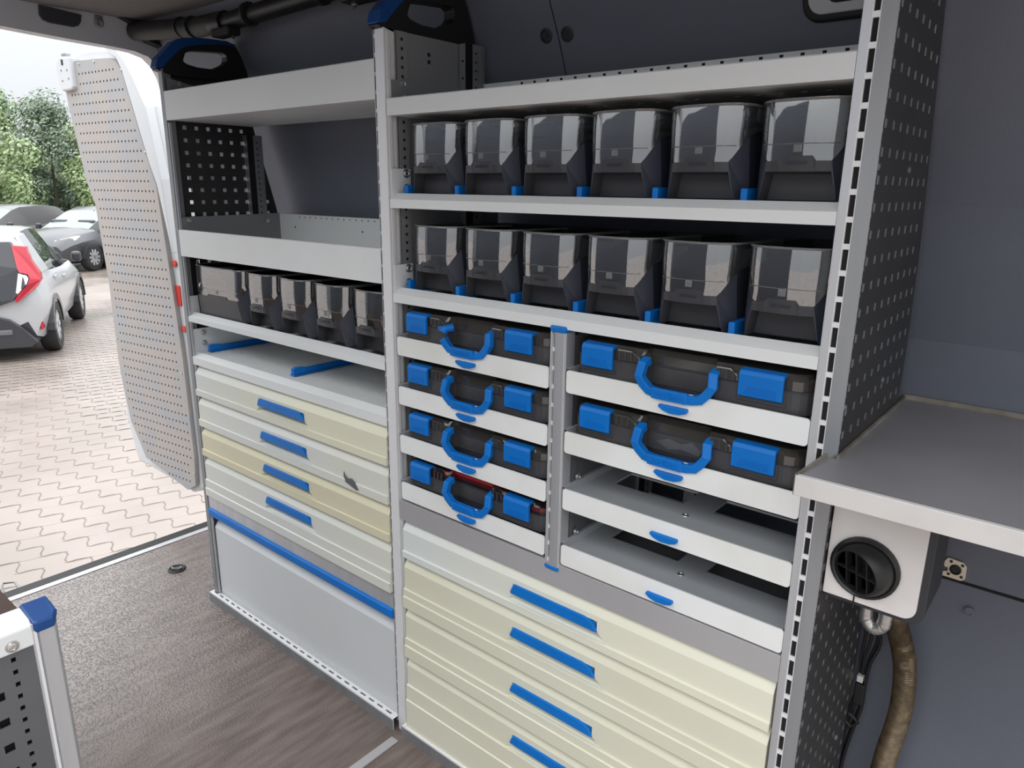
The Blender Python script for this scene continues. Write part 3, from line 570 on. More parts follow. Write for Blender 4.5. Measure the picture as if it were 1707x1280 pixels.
# ------------------------------------------------------------ drawers
def drawer(parent, x0, x1, z0, z1, m, hx0, hx1, ht, hh, zs, extra=0.0, knob=True):
    mb = MB(); yt, y1, y2 = 0.016, 0.0, -0.0045
    zb = z1 - 0.026; rc = 0.032
    zr = ht - hh   # bottom of the blue grip
    xa0, xb0 = hx0, hx1; xa1, xb1 = hx0-0.022, hx1+0.026
    G = lambda x, y, z: (x, y, z)
    def strip(za, ya, zb_, yb_): mb.face(G(x0, ya, za), G(x1, ya, za), G(x1, yb_, zb_), G(x0, yb_, zb_))
    strip(z1, yt, zb, y1)
    if knob:
        strip(zb, y1, ht, y1)
        mb.face(G(x0, y1, ht), G(xa0, y1, ht), G(xa0, y1, zr), G(xa1, y1, zs), G(x0, y1, zs))
        mb.face(G(x1, y1, ht), G(xb0, y1, ht), G(xb0, y1, zr), G(xb1, y1, zs), G(x1, y1, zs))
        # scooped recess under the grip
        mb.face(G(xa0, y1, ht), G(xb0, y1, ht), G(xb0, rc, ht-0.006), G(xa0, rc, ht-0.006))
        zq = zr - 0.002
        mb.face(G(xa0, rc, ht-0.006), G(xb0, rc, ht-0.006), G(xb0, rc, zq), G(xa0+0.004, rc, zq))
        mb.face(G(xa0+0.004, rc, zq), G(xb0, rc, zq), G(xb1-0.004, y1+0.003, zs), G(xa1+0.008, y1+0.003, zs))
        mb.face(G(xa0, y1, zr), G(xa0+0.004, rc, zq), G(xa1+0.008, y1+0.003, zs), G(xa1, y1, zs)); mb.face(G(xa0, y1, ht), G(xa0, rc, ht-0.006), G(xa0+0.004, rc, zq), G(xa0, y1, zr))
        mb.face(G(xb0, y1, zr), G(xb0, rc, zq), G(xb1-0.004, y1+0.003, zs), G(xb1, y1, zs)); mb.face(G(xb0, y1, ht), G(xb0, rc, ht-0.006), G(xb0, rc, zq), G(xb0, y1, zr))
        mb.face(G(xa1, y1, zs), G(xb1, y1, zs), G(xb1, y1+0.003, zs), G(xa1, y1+0.003, zs))
    else: strip(zb, y1, zs, y1)
    strip(zs, y1, zs-0.0015, y2); 
    if extra: strip(zs-0.0015, y2, zs-extra, y2); strip(zs-extra, y2, zs-extra-0.002, y2-0.003); strip(zs-extra-0.002, y2-0.003, z0+0.001, y2-0.003); yl = y2-0.003
    else: strip(zs-0.0015, y2, z0+0.001, y2); yl = y2
    strip(z0+0.001, yl, z0, 0.012)
    for x in (x0, x1): mb.face(G(x, yt, z1), G(x, y1, zb), G(x, y1, zs), G(x, y2, zs-0.0015), G(x, yl, z0+0.001), G(x, 0.03, z0), G(x, 0.03, z1))
    mb.face(G(x0, yt, z1), G(x1, yt, z1), G(x1, 0.03, z1), G(x0, 0.03, z1))
    mb.box(x0+0.02, 0.03, z0+0.006, x1-0.02, 0.34, z1-0.012)
    d = mb.build('drawer', m, parent)
    if knob:
        poly = [(hx0+0.004, ht), (hx0+0.008, ht+0.001), (hx1-0.030, ht+0.001), (hx1-0.016, ht-0.002), (hx1-0.006, ht-0.008), (hx1+0.002, zr), (hx0-0.004, zr), (hx0-0.004, zr+0.006)]
        MB().py(poly, -0.005, 0.006).build('handle', 'blue', d, bevel=0.002)
    return d
drawer(RR, 0.0135, 0.9545, 0.5155, 0.6165, 'drawer_top_right', 0.374, 0.596, 0.5785, 0.0235, 0.5345)
drawer(RR, 0.0135, 0.9545, 0.3735, 0.5125, 'cream', 0.374, 0.596, 0.4695, 0.0235, 0.4265, 0.020)
drawer(RR, 0.0135, 0.9545, 0.2265, 0.3705, 'cream', 0.376, 0.596, 0.3245, 0.0235, 0.2815, 0.020)
drawer(RR, 0.0135, 0.9545, 0.0035, 0.2235, 'cream', 0.378, 0.596, 0.1815, 0.0235, 0.138, 0.045)
LD = [(0.748, 0.848, 'drawer_top_left', 0.812), (0.642, 0.745, 'greywhite', 0.7085), (0.537, 0.639, 'yellow', 0.603), (0.392, 0.534, 'greywhite', 0.497)]
for k, (a, b, m, ht) in enumerate(LD):
    d = drawer(LR, -0.990, -0.037, a, b, m, -0.612, -0.384, ht, 0.0235, ht-0.042 if k < 3 else ht-0.046, 0.0 if k < 3 else 0.03)
    if k == 0: d['label'] = 'pale drawer front yellowing towards its right end'
    if k == 2: d['label'] = 'yellowed drawer front'
    if k == 1:
        d['label'] = 'greyish white drawer front with a broken edge'
        MB().py([(-0.210, 0.688), (-0.204, 0.676), (-0.192, 0.672), (-0.180, 0.676), (-0.165, 0.668), (-0.150, 0.651), (-0.160, 0.648), (-0.185, 0.655), (-0.205, 0.660), (-0.206, 0.668), (-0.211, 0.672)], -0.0058, -0.0035).build('broken_edge', 'mid_steel', d)
# bands, lower flap with blue bar
MB().box(0.006, -0.001, 0.6175, 0.9585, 0.012, 0.6697).build('cabinet_band', 'band', RR, bevel=0.001)
rows = [(0.13, 0.137, [(0.52+k*0.0325, 0.527+k*0.0325) for k in range(13)])]
MB().perf(lambda u, v: (u, v, 0.6690), 0.006, 0.9585, 0.012, 0.36, rows, rim=(0, 0, -0.004)).box(0.006, 0.012, 0.655, 0.9585, 0.36, 0.658).build('cabinet_top', 'steel2', RR)
MB().box(-0.992, 0.001, 0.343, -0.036, 0.012, 0.3895).build('cabinet_band', 'alu', LR, bevel=0.001)
MB().box(-0.992, 0.036, 0.275, -0.036, 0.040, 0.343).build('flap_recess', 'mid_steel', LR)
FP = MB().px([(0.034, 0.298), (0.030, 0.300), (0.010, 0.266), (0.010, 0.014), (0.03, 0.010), (0.034, 0.010)], -0.988, -0.037).build('flap_door', 'flap', LR, bevel=0.002)
MB().px([(-0.006, 0.3165), (-0.006, 0.340), (0.004, 0.3435), (0.016, 0.3435), (0.016, 0.312), (0.002, 0.312)], -0.991, -0.036).build('flap_bar', 'blue', LR, bevel=0.002)
# short centre post between the case columns
CP = MB().pz([(0.4605, 0.0), (0.466, -0.002), (0.4665, 0.004), (0.4725, 0.004), (0.473, -0.003), (0.495, -0.003), (0.4975, 0.002), (0.4975, 0.03), (0.4605, 0.03)], 0.662, 1.158).build('centre_post', 'alu', RR, bevel=0.0006)
slot_strip(0.4667, 0.4723, 0.0, 0.665, 1.155, CP)
MB().pz([(0.459, 0.0), (0.466, -0.006), (0.497, -0.006), (0.499, 0.002), (0.499, 0.032), (0.459, 0.032)], 1.158, 1.170).build('post_cap', 'blue', CP, bevel=0.003)
MB().pz([(0.459, 0.0), (0.466, -0.006), (0.497, -0.006), (0.499, 0.002), (0.499, 0.032), (0.459, 0.032)], 0.655, 0.662).build('post_cap', 'blue', CP, bevel=0.002)
MB().perf(lambda u, v: (0.4985, u, v), 0.03, 0.075, 0.67, 1.15, [(a, b, [(0.048, 0.053)]) for a, b, _ in dots(0, 0.68, 1.15, 0.005)]).box(0.470, 0.03, 0.67, 0.497, 0.36, 1.15).build('centre_panel', 'mid_steel', RR)
# pull-out trays
def rrect(x0, z0, x1, z1, r, n=4):
    P = []
    for cx, cz, a0 in ((x1-r, z1-r, 0), (x0+r, z1-r, PI/2), (x0+r, z0+r, PI), (x1-r, z0+r, 1.5*PI)):
        for k in range(n+1): a = a0 + PI/2*k/n; P.append((cx+r*math.cos(a), cz+r*math.sin(a)))
    return P
def tray(x0, x1, T, parent, empty):
    mb = MB().py(rrect(x0, T-0.0445, x1, T, 0.006), -0.001, 0.0025)
    t = mb.build('pullout_tray', 'tray', parent)
    fz = T - 0.012
    mb = MB(); wx = x1-x0
    H = [(x0+0.048, x0+0.205), (x0+0.265, x0+0.425)]
    if empty: mb.perf(lambda u, v: (u, v, fz), x0+0.004, x1-0.004, 0.016, 0.345, [(0.115, 0.187, H), (0.245, 0.317, H)], rim=(0, 0, -0.004))
    else: fz = T-0.035; mb.face((x0+0.004, 0.010, fz), (x1-0.004, 0.010, fz), (x1-0.004, 0.345, fz), (x0+0.004, 0.345, fz))
    mb.face((x0+0.004, 0.0025, T-0.006), (x1-0.004, 0.0025, T-0.006), (x1-0.004, 0.016, fz), (x0+0.004, 0.016, fz))
    for x, s in ((x0+0.004, -1), (x1-0.004, 1)):
        mb.face((x, 0.003, fz), (x, 0.345, fz), (x+0.002*s, 0.345, T+0.002), (x+0.002*s, 0.003, T+0.002)); mb.face((x+0.002*s, 0.003, T+0.002), (x+0.002*s, 0.345, T+0.002), (x+0.010*s, 0.345, T+0.002), (x+0.010*s, 0.003, T+0.002))
    mb.face((x0+0.004, 0.345, fz), (x1-0.004, 0.345, fz), (x1-0.004, 0.345, T+0.004), (x0+0.004, 0.345, T+0.004))
    mb.build('tray_pan', 'traypan', t)
    if empty: MB().lathe([(0.007, 0), (0.0065, 0.0012), (0.004, 0.0012), (0.0035, 0.0004), (0, 0.0004)], ((x0+x1)/2+0.004, 0.072, fz), (0, 0, 1), 14).build('pan_rivet', 'zinc', t, smooth=True)
    c = (x0+x1)/2
    poly = [(c-0.026, T-0.0250), (c+0.027, T-0.0250), (c+0.029, T-0.028), (c+0.027, T-0.033), (c+0.014, T-0.0375), (c-0.004, T-0.0385), (c-0.018, T-0.035), (c-0.027, T-0.029)]
    MB().py(poly, -0.009, 0.0).build('pull_tab', 'blue', t, bevel=0.0015)
    bolt((x0-0.001 if x0 < 0.4 else x0+0.0, 0.05, T+0.010), (1, 0, 0), parent, 0.006)
for T in (1.0862, 0.9658, 0.8440, 0.7215): tray(0.0155, 0.4585, T, RR, False)
for T, e in ((1.0872, False), (0.9640, False), (0.8425, True), (0.7185, True)): tray(0.5015, 0.9585, T, RR, e)
mb = MB()
for k in range(4): mb.box(0.506, 0.03, 1.055-k*0.122, 0.516, 0.34, 1.067-k*0.122)
mb.build('tray_runners', 'alu_dull', RR)
# ------------------------------------------------------------ storage bins
def make_bin(w_, D, H, label, flat=False, grip=True, word=True):
    h = w_/2; root = thing('storage_bin', label, 'bin', (0, 0, 0), local=True)
    k = h/0.072
    q = h - 0.024; e = 0.0015   # half width of the front bar
    zc, zs = 0.058*H/0.142, 0.098*H/0.142
    mb = MB()
    for s in (1, -1):
        Bt, Bb, P1_, P2_, S1, S2, S3 = (q*s, -0.006, zc), (q*s, -0.0044, 0.043), (h*s-0.014*s, 0.002, 0), (h*s, 0.030, 0), (h*s-0.005*s, 0.022, zs), (h*s, 0.048, zs+0.006), (h*s, 0.17, zs+0.030)
        mb.cur = 1; mb.face(Bb, P1_, P2_, S1, Bt); mb.face(P2_, (h*s, D, 0), (h*s, D, zs+0.03), S3, S2, S1)
        mb.cur = 0; mb.face((h*s, D, zs+0.03), S3, (h*s-0.003*s, 0.17, zs+0.030), (h*s-0.003*s, D, zs+0.03))
        if grip: mb.face(Bb, P1_, (h*s-0.018*s, 0.028, 0), (q*s*0.96, 0.026, 0.040))
        # inner sides
        mb.face((h*s-0.004*s, 0.05, 0.004), (h*s-0.004*s, D, 0.004), (h*s-0.004*s, D, zs+0.03), (h*s-0.004*s, 0.05, zs+0.005))
    mb.cur = 0
    tb = 0.45*q
    if flat: C_ = [(0, -0.004, zc+0.007), (tb, -0.004, zc+0.007), (tb+0.006, -0.004, zc), (q, -0.002, zc), (h-0.010, 0.006, zc+0.6*(zs-zc)), (h-0.004, 0.022, zs), (h-e, 0.048, zs+0.006), (h-e, 0.17, zs+0.03)]
    else: C_ = [(0, -0.013, zc+0.007), (tb*0.5, -0.0125, zc+0.007), (tb, -0.0115, zc+0.007), (tb+0.006, -0.011, zc), (q*0.8, -0.0085, zc), (q, -0.004, zc), (h-0.016, 0.002, zc+0.35*(zs-zc)), (h-0.009, 0.010, zc+0.7*(zs-zc)), (h-0.004, 0.022, zs), (h-e, 0.048, zs+0.006), (h-e, 0.11, zs+0.018), (h-e, 0.17, zs+0.03)]
    row = [(-x, y, z) for x, y, z in C_[:0:-1]] + C_
    bar_ = [p for p in row if abs(p[0]) <= q+1e-6]
    for a_, b_ in zip(bar_, bar_[1:]):
        mb.face((a_[0], a_[1]-0.002, a_[2]), (b_[0], b_[1]-0.002, b_[2]), (b_[0], b_[1]*0.85-0.001, 0.043), (a_[0], a_[1]*0.85-0.001, 0.043))
        mb.face((a_[0], a_[1]-0.002, a_[2]), (b_[0], b_[1]-0.002, b_[2]), (b_[0], b_[1]+0.003, b_[2]), (a_[0], a_[1]+0.003, a_[2]))
        if grip: mb.face((a_[0], a_[1]*0.85-0.001, 0.043), (b_[0], b_[1]*0.85-0.001, 0.043), (b_[0]*0.96, 0.026, 0.040), (a_[0]*0.96, 0.026, 0.040))
    if grip: mb.face((-q*0.96, 0.026, 0.040), (q*0.96, 0.026, 0.040), (h-0.018, 0.028, 0), (-h+0.018, 0.028, 0))
    else:
        for a_, b_ in zip(bar_, bar_[1:]): mb.face((a_[0], a_[1]*0.85-0.001, 0.043), (b_[0], b_[1]*0.85-0.001, 0.043), (b_[0]*(h-0.014)/q, 0.004, 0), (a_[0]*(h-0.014)/q, 0.004, 0))
    mb.face((-h, D, 0), (h, D, 0), (h, D, H-0.004), (-h, D, H-0.004)); mb.face((-h, 0.02, 0.002), (h, 0.02, 0.002), (h, D, 0.002), (-h, D, 0.002))
    mb.face((-h+0.004, 0.03, 0.006), (h-0.004, 0.03, 0.006), (h-0.004, 0.03, 0.05), (-h+0.004, 0.03, 0.05))
    for s in (1, -1): mb.face((h*s, 0.17, zs+0.03), (h*s, D, zs+0.03), (h*s, D, H-0.004), (h*s, 0.20, H-0.004))
    mb.box(-h*0.55, D*0.55, 0.004, h*0.55, D*0.56, H-0.02)
    mb.build('bin_body', ['charcoal', 'navy'], root)
    # clear front wrapping round the corners
    lean = 0.001
    mb = MB(); n = 5
    G = []
    for x, y, z in row:
        G.append([(x*(1+0.01*(t/n)), y + lean*((z+(H-z)*t/n - zc)/(H-zc)) - 0.0015*math.sin(PI*t/n), z + (H-z)*t/n) for t in range(n+1)])
    idx = [mb.pts(g) for g in G]
    for a, b in zip(idx, idx[1:]):
        for t in range(n): mb.f.append([a+t, b+t, b+t+1, a+t+1]); mb.m.append(0)
    wnd = mb.build('clear_window', 'clear', root, smooth=True, angle=1.2)
    # thick rim along the top edge, moulded seam, little latch
    mb = MB(); mb.tube([(x, y-0.001, z+0.001) for x, y, z in [g[-1] for g in G]], 0.0019, 5); mb.build('window_rim', 'clear_edge', wnd, smooth=True)
    mb = MB(); zz = zc + 0.024
    seam = [(x, y+lean*0.3-0.0015, zz) for x, y, z in row if z < zz and abs(x) < h-0.008]
    if len(seam) > 2: mb.tube(seam, 0.0007, 4)
    mb.build('window_seam', 'clear_edge', wnd)
    yf = -0.013 if not flat else -0.004
    MB().box(-0.006, yf-0.0015, zz-0.012, 0.006, yf+0.003, zz-0.001).build('window_latch', 'clear_edge', wnd, bevel=0.001)
    for s in (1, -1):   # upright edge rib at the rear corner of the lid
        MB().box(h*s*1.008-0.001, 0.150, zs+0.028, h*s*1.008+0.001, 0.158, H).build('lid_rib', 'clear_edge', wnd)
    if word: lettering('sortimo', 0.0095, 0.0004, 'navy', root, (0, -0.0143, zc-0.002), (PI/2, 0, 0))
    return root
ORD = ['leftmost', 'second', 'third', 'fourth', 'fifth', 'rightmost']
ROWN = {'top': ('upper bin shelf', 'bins on the upper shelf'), 'low': ('lower bin shelf', 'bins on the lower shelf')}
b0 = make_bin(0.144, 0.33, 0.142, 'tmp')
first = True
for row_, zt in (('top', 1.408), ('low', 1.197)):
    for k in range(6):
        o = b0 if first else copy_tree(b0)
        o.location = (0.0385 + k*0.1555 + 0.0735, 0.026, zt); first = False
        o['group'] = ROWN[row_][1]
        o['label'] = ('%s clear-fronted charcoal bin on the %s of the right rack' % (ORD[k] if k in (0, 5) else ORD[k] + ' from left', ROWN[row_][0]))
        o['category'] = 'bin'
bl = copy_tree(b0); bl.location = (-0.600, 0.020, 1.0235)
names = ['second bin from left on the left rack, narrow beside the wide one', 'third bin from left on the left rack, narrow with clear front', 'fourth bin from left on the left rack, narrow with clear front', 'rightmost bin on the left rack, half hidden by the middle post']
for k in range(4):
    o = bl if k == 0 else copy_tree(b0); o.location = (-0.5965 + k*0.1625, 0.022, 1.0225); o['label'] = names[k]; o['group'] = 'narrow bins on the left rack'; o['category'] = 'bin'
    o.scale = (1.02, 1, 1.085)
wide = make_bin(0.285, 0.33, 0.154, 'wide flat-fronted clear bin at the left end of the left rack', flat=True, grip=False, word=False); wide.location = (-0.832, 0.022, 1.0225); wide['group'] = 'bins on the left rack'
# ------------------------------------------------------------ tool cases
def make_case(w_, T_, label, kind='normal', word=True):
    D, H = 0.325, 0.094; zl = 0.066
    root = thing('tool_case', label, 'case', (0, 0, 0), local=True)
    ra, rb = 0.335*w_, 0.635*w_
    def outline(ins, rec):
        P = []; r = 0.030
        P += [(w_-ins, D-ins), (ins, D-ins)]
        for k in range(5): a = PI + PI/2*k/4; P.append((ins+r+r*math.cos(a), ins+r+r*math.sin(a)))
        P += [(ra-0.004, ins), (ra, ins+0.004), (ra+0.003, rec), (rb-0.003, rec), (rb, ins+0.004), (rb+0.004, ins)]
        for k in range(5): a = 1.5*PI + PI/2*k/4; P.append((w_-ins-r+r*math.cos(a), ins+r+r*math.sin(a)))
        return P
    mb = MB().pz(outline(0.0, 0.024), 0.030, zl); mb.cur = 1; mb.pz(outline(0.012, 0.026), 0.0, 0.030); body = mb.build('case_body', ['case', 'navy'], root, bevel=0.0015)
    for xa in (0.0575*w_, 0.27*w_, 0.645*w_, 0.74*w_):   # shallow ribs on the front
        pass
    lm = 'lid_clear' if kind == 'red' else 'lid'
    mb = MB().pz(outline(0.002, 0.022), zl, zl+0.018)
    o1 = outline(0.002, 0.022); o2 = outline(0.012, 0.028)
    mb.prism(o1, lambda x, y: (x, y, zl+0.018), lambda x, y: (x + (w_/2-x)*0.035, y + (D/2-y)*0.05, H))
    lid = mb.build('case_lid', lm, root)
    # lid edge lip and block covers either side of the handle bay
    mb = MB().prism(outline(-0.001, 0.021), lambda x, y: (x, y, zl-0.0005), lambda x, y: (x, y, zl+0.002)); mb.build('lid_lip', 'charcoal', lid)
    for xa, xb in ((0.215*w_, ra-0.004), (rb+0.004, 0.735*w_)):
        mb = MB().py([(xa, zl+0.002), (xb, zl+0.002), (xb, zl+0.014), ((xa+xb)/2+0.5*(xb-xa)*0.3, zl+0.024), (xa, zl+0.024)], -0.002, 0.02); mb.build('lid_block', lm, lid, bevel=0.003)
        for j in range(3): MB().box(xa+0.006+j*0.012, -0.0035, zl+0.004, xa+0.010+j*0.012, 0.002, zl+0.020).build('block_rib', 'charcoal', lid)
    im = 'red' if kind == 'red' else 'charcoal'
    if kind == 'red':
        mb = MB().pz(outline(0.009, 0.031), zl+0.004, zl+0.016); mb.build('red_inset', im, root)
        mb = MB().tube([(ra-0.015, 0.004, zl+0.020), (ra+0.002, 0.024, zl+0.021), (rb-0.002, 0.024, zl+0.021), (rb+0.05, 0.010, zl+0.019)], 0.0045, 6); mb.build('red_edge', 'red', root, smooth=True)
    # latches hooked over the lid
    for xa, xb in ((0.055*w_, 0.205*w_), (0.742*w_, 0.905*w_)):
        mb = MB().px([(-0.004, 0.047), (-0.0095, 0.050), (-0.0100, 0.085), (-0.006, 0.092), (0.014, 0.094), (0.014, 0.088), (-0.002, 0.086), (-0.002, 0.047)], xa, xb)
        la = mb.build('latch', 'blue', root, bevel=0.002)
        for j in range(4): MB().box(xa+0.010+j*0.002, -0.0106, 0.054+j*0.0035, xb-0.010, -0.0095, 0.0552+j*0.0035).build('latch_rib', 'blue', la)
        MB().box(xa-0.004, -0.002, 0.040, xb+0.004, 0.004, 0.066).build('latch_seat', 'charcoal', root, bevel=0.001)
    # handle: U shape hanging down in front of the tray
    c = w_*0.4975; hw = 0.148*w_
    zt = T_
    full = [(c-hw, 0.008, zt+0.044), (c-hw, -0.008, zt+0.040), (c-hw-0.003, -0.012, zt+0.018), (c-hw+0.004, -0.011, zt+0.007), (c-hw+0.017, -0.011, zt-0.0035), (c-hw+0.034, -0.011, zt-0.0065), (c, -0.011, zt-0.0065), (c+hw-0.034, -0.011, zt-0.0065), (c+hw-0.017, -0.011, zt-0.0030), (c+hw-0.006, -0.011, zt+0.009), (c+hw+0.003, -0.012, zt+0.022), (c+hw, -0.008, zt+0.041), (c+hw, 0.008, zt+0.045)]
    if kind == 'broken': path = full[2:]
    else: path = full
    mb = MB().tube(path, 0.0112, 4, ph=PI/4); hd = mb.build('handle', 'blue', root, bevel=0.002)
    if kind == 'broken':
        mb = MB().tube([(c-hw+0.012, 0.004, zt+0.042), (c-hw+0.002, -0.010, zt+0.040), (c-hw-0.002, -0.014, zt+0.032)], 0.009, 8).box(c-hw-0.016, -0.016, zt+0.034, c-hw+0.004, -0.004, zt+0.044); mb.build('handle_stub', 'blue', root, bevel=0.0015)['label'] = 'snapped-off handle end'
    MB().box(c-hw*0.62, -0.0212, zt-0.0150, c+hw*0.42, -0.012, zt+0.0045).build('grip_plate', 'blue', hd, bevel=0.002)
    if word: lettering('sortimo', 0.0155, 0.0006, 'blue', hd, (c-hw*0.10, -0.0216, zt-0.0050), (PI/2, 0, 0))
    return root
zf = 0.035  # tray pan below the tray's top edge
CL = [(1.0862, 'dark tool case with a snapped handle, topmost in the left column', 'broken'), (0.9658, 'dark tool case second from top in the left column, whole handle', 'normal'), (0.8440, 'dark tool case third from top in the left column, above the red one', 'normal'), (0.7215, 'tool case with a red inset under its clear lid, lowest of the left column', 'red')]
base = None
for T, lab, kd in CL:
    c_ = make_case(0.432, 0.032, lab, kd) if (kd != 'normal' or base is None) else copy_tree(base)
    if kd == 'normal' and base is None: base = c_
    c_['label'] = lab; c_['group'] = 'tool cases in the left column'; c_.location = (0.0205, 0.012, T - 0.034)
for T, lab in ((1.0872, 'wide dark tool case on the upper tray of the right column'), (0.9640, 'wide dark tool case with grey scuffs on the tray below it, right column')):
    c_ = make_case(0.446, 0.032, lab, 'normal'); c_['group'] = 'tool cases in the right column'; c_.location = (0.5075, 0.012, T - 0.034)
    if T < 1:
        MB().prism([(0.175, 0.048), (0.20, 0.057), (0.225, 0.052), (0.245, 0.060), (0.265, 0.047), (0.26, 0.037), (0.225, 0.042), (0.20, 0.036)], lambda x, z: (x, 0.0232, z), lambda x, z: (x, 0.0242, z)).build('scuff_mark', 'mid_steel', c_)
# ------------------------------------------------------------ worktop at the right
WT = thing('worktop', 'dark slate worktop with a pale front edge, right of the racks', 'worktop', (1.4, 0.1, 1.0))
mb = MB().pz([(0.977, -0.100), (0.985, 0.004), (1.001, 0.006), (1.001, 0.446), (1.95, 0.446), (1.95, -0.100)], 1.004, 1.032); mb.build('top', 'worktop', WT)
MB().px([(-0.104, 1.003), (-0.104, 1.0335), (-0.098, 1.0345), (-0.096, 1.0325), (-0.099, 1.003)], 0.9775, 1.95).build('front_edge', 'apron', WT, bevel=0.0008)
MB().prism([(-0.103, 1.003), (-0.103, 1.0345), (0.008, 1.0385), (0.008, 1.003)], lambda y, z: (0.9765+(y+0.1)*0.085, y, z), lambda y, z: (0.9805+(y+0.1)*0.085, y, z)).build('end_lip', 'grime', WT)
MB().px([(0.446, 1.03), (0.446, 1.041), (0.440, 1.041), (0.436, 1.034), (0.436, 1.03)], 1.001, 1.95).build('back_lip', 'grime', WT)
MB().box(1.001, 0.006, 1.031, 1.0055, 0.44, 1.0375).build('side_lip', 'grime', WT)
# support box with air vent under the worktop
VB = thing('heater_outlet_box', 'white faced box with a round black air vent under the worktop', 'heater box', (1.07, 0.1, 0.80))
def rc_poly(x0, z0, x1, z1, r): return [(x0, z1), (x0, z0)] + [(x1-r+r*math.cos(a), z0+r+r*math.sin(a)) for a in [1.5*PI+PI/2*k/6 for k in range(7)]] + [(x1, z1)]
MB().py(rc_poly(1.002, 0.787, 1.147, 1.003, 0.022), 0.036, 0.16).build('box_shell', 'slate_trim', VB, bevel=0.002)
MB().py(rc_poly(1.002, 0.7965, 1.136, 1.003, 0.018), 0.029, 0.037).build('face_plate', 'plate', VB, bevel=0.001)
MB().box(1.118, 0.16, 0.755, 1.124, 0.42, 1.003).build('box_side', 'wall', VB, bevel=0.002)
vc = Vector((1.0585, 0.029, 0.8600))
VN = MB().lathe([(0.0505, 0), (0.0505, -0.006), (0.046, -0.010), (0.043, -0.008), (0.043, 0.02)], vc, (0, 1, 0), 32).build('air_vent', 'black', VB, smooth=True)
ax = Vector((-0.38, -0.90, -0.20)).normalized(); bc = vc + Vector((0, 0.004, 0)); Rb = 0.0455
prof = []
for k in range(9):
    a = math.radians(115) - (math.radians(115)-math.radians(57))*k/8; prof.append((Rb*math.sin(a), Rb*math.cos(a)))
prof += [(Rb*math.sin(math.radians(57))-0.003, Rb*math.cos(math.radians(57))-0.001), (Rb*math.sin(math.radians(57))-0.003, Rb*0.15), (0, Rb*0.15)]
MB().lathe(prof, bc, ax, 28).build('vent_ball', 'black', VN, smooth=True)
a1 = ax.cross(Vector((0, 0, 1))).normalized(); a2 = a1.cross(ax)
def bar(p, d, L, wd, dp, nm):
    e = d.cross(ax).normalized(); mb = MB()
    P = [p + d*sl*L + e*se*wd for sl, se in ((-1, -1), (1, -1), (1, 1), (-1, 1))]
    mb.prism([(0, 0), (1, 0), (2, 0), (3, 0)], lambda i, _: tuple(P[int(i)]), lambda i, _: tuple(P[int(i)] - ax*dp)); return mb
rg = Rb*math.sin(math.radians(57))-0.002; top_c = bc + ax*(Rb*math.cos(math.radians(57))-0.001)
for t in (-0.55, -0.05, 0.45):
    bar(top_c + a1*t*rg, a2, rg*math.sqrt(1-t*t), 0.0012, 0.012, 'g').build('grille_bar', 'black', VN)
bar(top_c + a2*-0.05*rg - ax*0.001, a1, rg, 0.0012, 0.012, 'g').build('grille_bar', 'black', VN)
MB().tube([(1.050, 0.026, 0.812), (1.0497, 0.026, 0.798), (1.0497, 0.027, 0.786)], 0.0012, 5).build('cable_tail', 'black', VB)
# hoses and cables behind the panel
hp = [(1.052, 0.33, 0.80), (1.052, 0.36, 0.66), (1.060, 0.38, 0.595), (1.078, 0.385, 0.539), (1.088, 0.385, 0.503), (1.0935, 0.385, 0.464), (1.096, 0.385, 0.402), (1.092, 0.385, 0.342), (1.085, 0.385, 0.284), (1.080, 0.385, 0.215), (1.076, 0.385, 0.12), (1.076, 0.385, FZ+0.01)]
def smooth_path(P, n):
    P = [Vector(p) for p in P]; Q = []
    for i in range(len(P)-1):
        p0, p1, p2, p3 = P[max(i-1, 0)], P[i], P[i+1], P[min(i+2, len(P)-1)]
        for k in range(n):
            t = k/n; Q.append(0.5*((2*p1)+(p2-p0)*t+(2*p0-5*p1+4*p2-p3)*t*t+(3*p1-p0-3*p2+p3)*t**3))
    Q.append(P[-1]); return Q
sp0 = smooth_path(hp, 40); sp = [sp0[0]]; acc = 0.0
for a_, b_ in zip(sp0, sp0[1:]):
    d_ = (b_-a_).length; t_ = 0.0026 - acc
    while t_ <= d_: sp.append(a_.lerp(b_, t_/d_)); t_ += 0.0026
    acc = d_ - (t_ - 0.0026)
o = MB().tube(sp, [0.0222 if k % 2 else 0.0196 for k in range(len(sp))], 14).build('air_hose', 'hose', smooth=True, angle=1.5); tag(o, 'bronze ribbed air hose hanging below the vent box', 'hose')
sp = smooth_path([(1.042, 0.19, 0.80), (1.040, 0.19, 0.70), (1.044, 0.19, 0.680), (1.056, 0.19, 0.670), (1.067, 0.19, 0.678), (1.071, 0.19, 0.695), (1.073, 0.19, 0.80)], 8)
o = MB().tube(sp, [0.0125 if k % 2 else 0.0112 for k in range(len(sp))], 12).build('foil_hose', 'silver', smooth=True, angle=1.5); tag(o, 'short silver foil hose bent under the vent box', 'hose')
CB = thing('cable_bundle', 'black cables running down the wall behind the perforated panel', 'cables', (1.0, 0.41, FZ))
for k, (dx, dy) in enumerate(((0, 0), (0.008, 0.004), (0.013, -0.006), (-0.008, 0.006))):
    P = [(1.018+dx, 0.41+dy, 0.85), (1.012+dx*1.2, 0.41+dy, 0.58), (1.017+dx*1.5, 0.41+dy, 0.515), (1.011+dx, 0.41+dy, 0.46), (1.012+dx*0.7, 0.41+dy, 0.40), (1.008+dx, 0.41+dy, 0.35), (0.996+dx, 0.41+dy, 0.27), (0.992+dx*0.6, 0.41+dy, 0.17), (0.990+dx, 0.41+dy, FZ)]
    MB().tube(smooth_path(P, 4), 0.0035, 6).build('cable', 'rubber', CB, smooth=True)
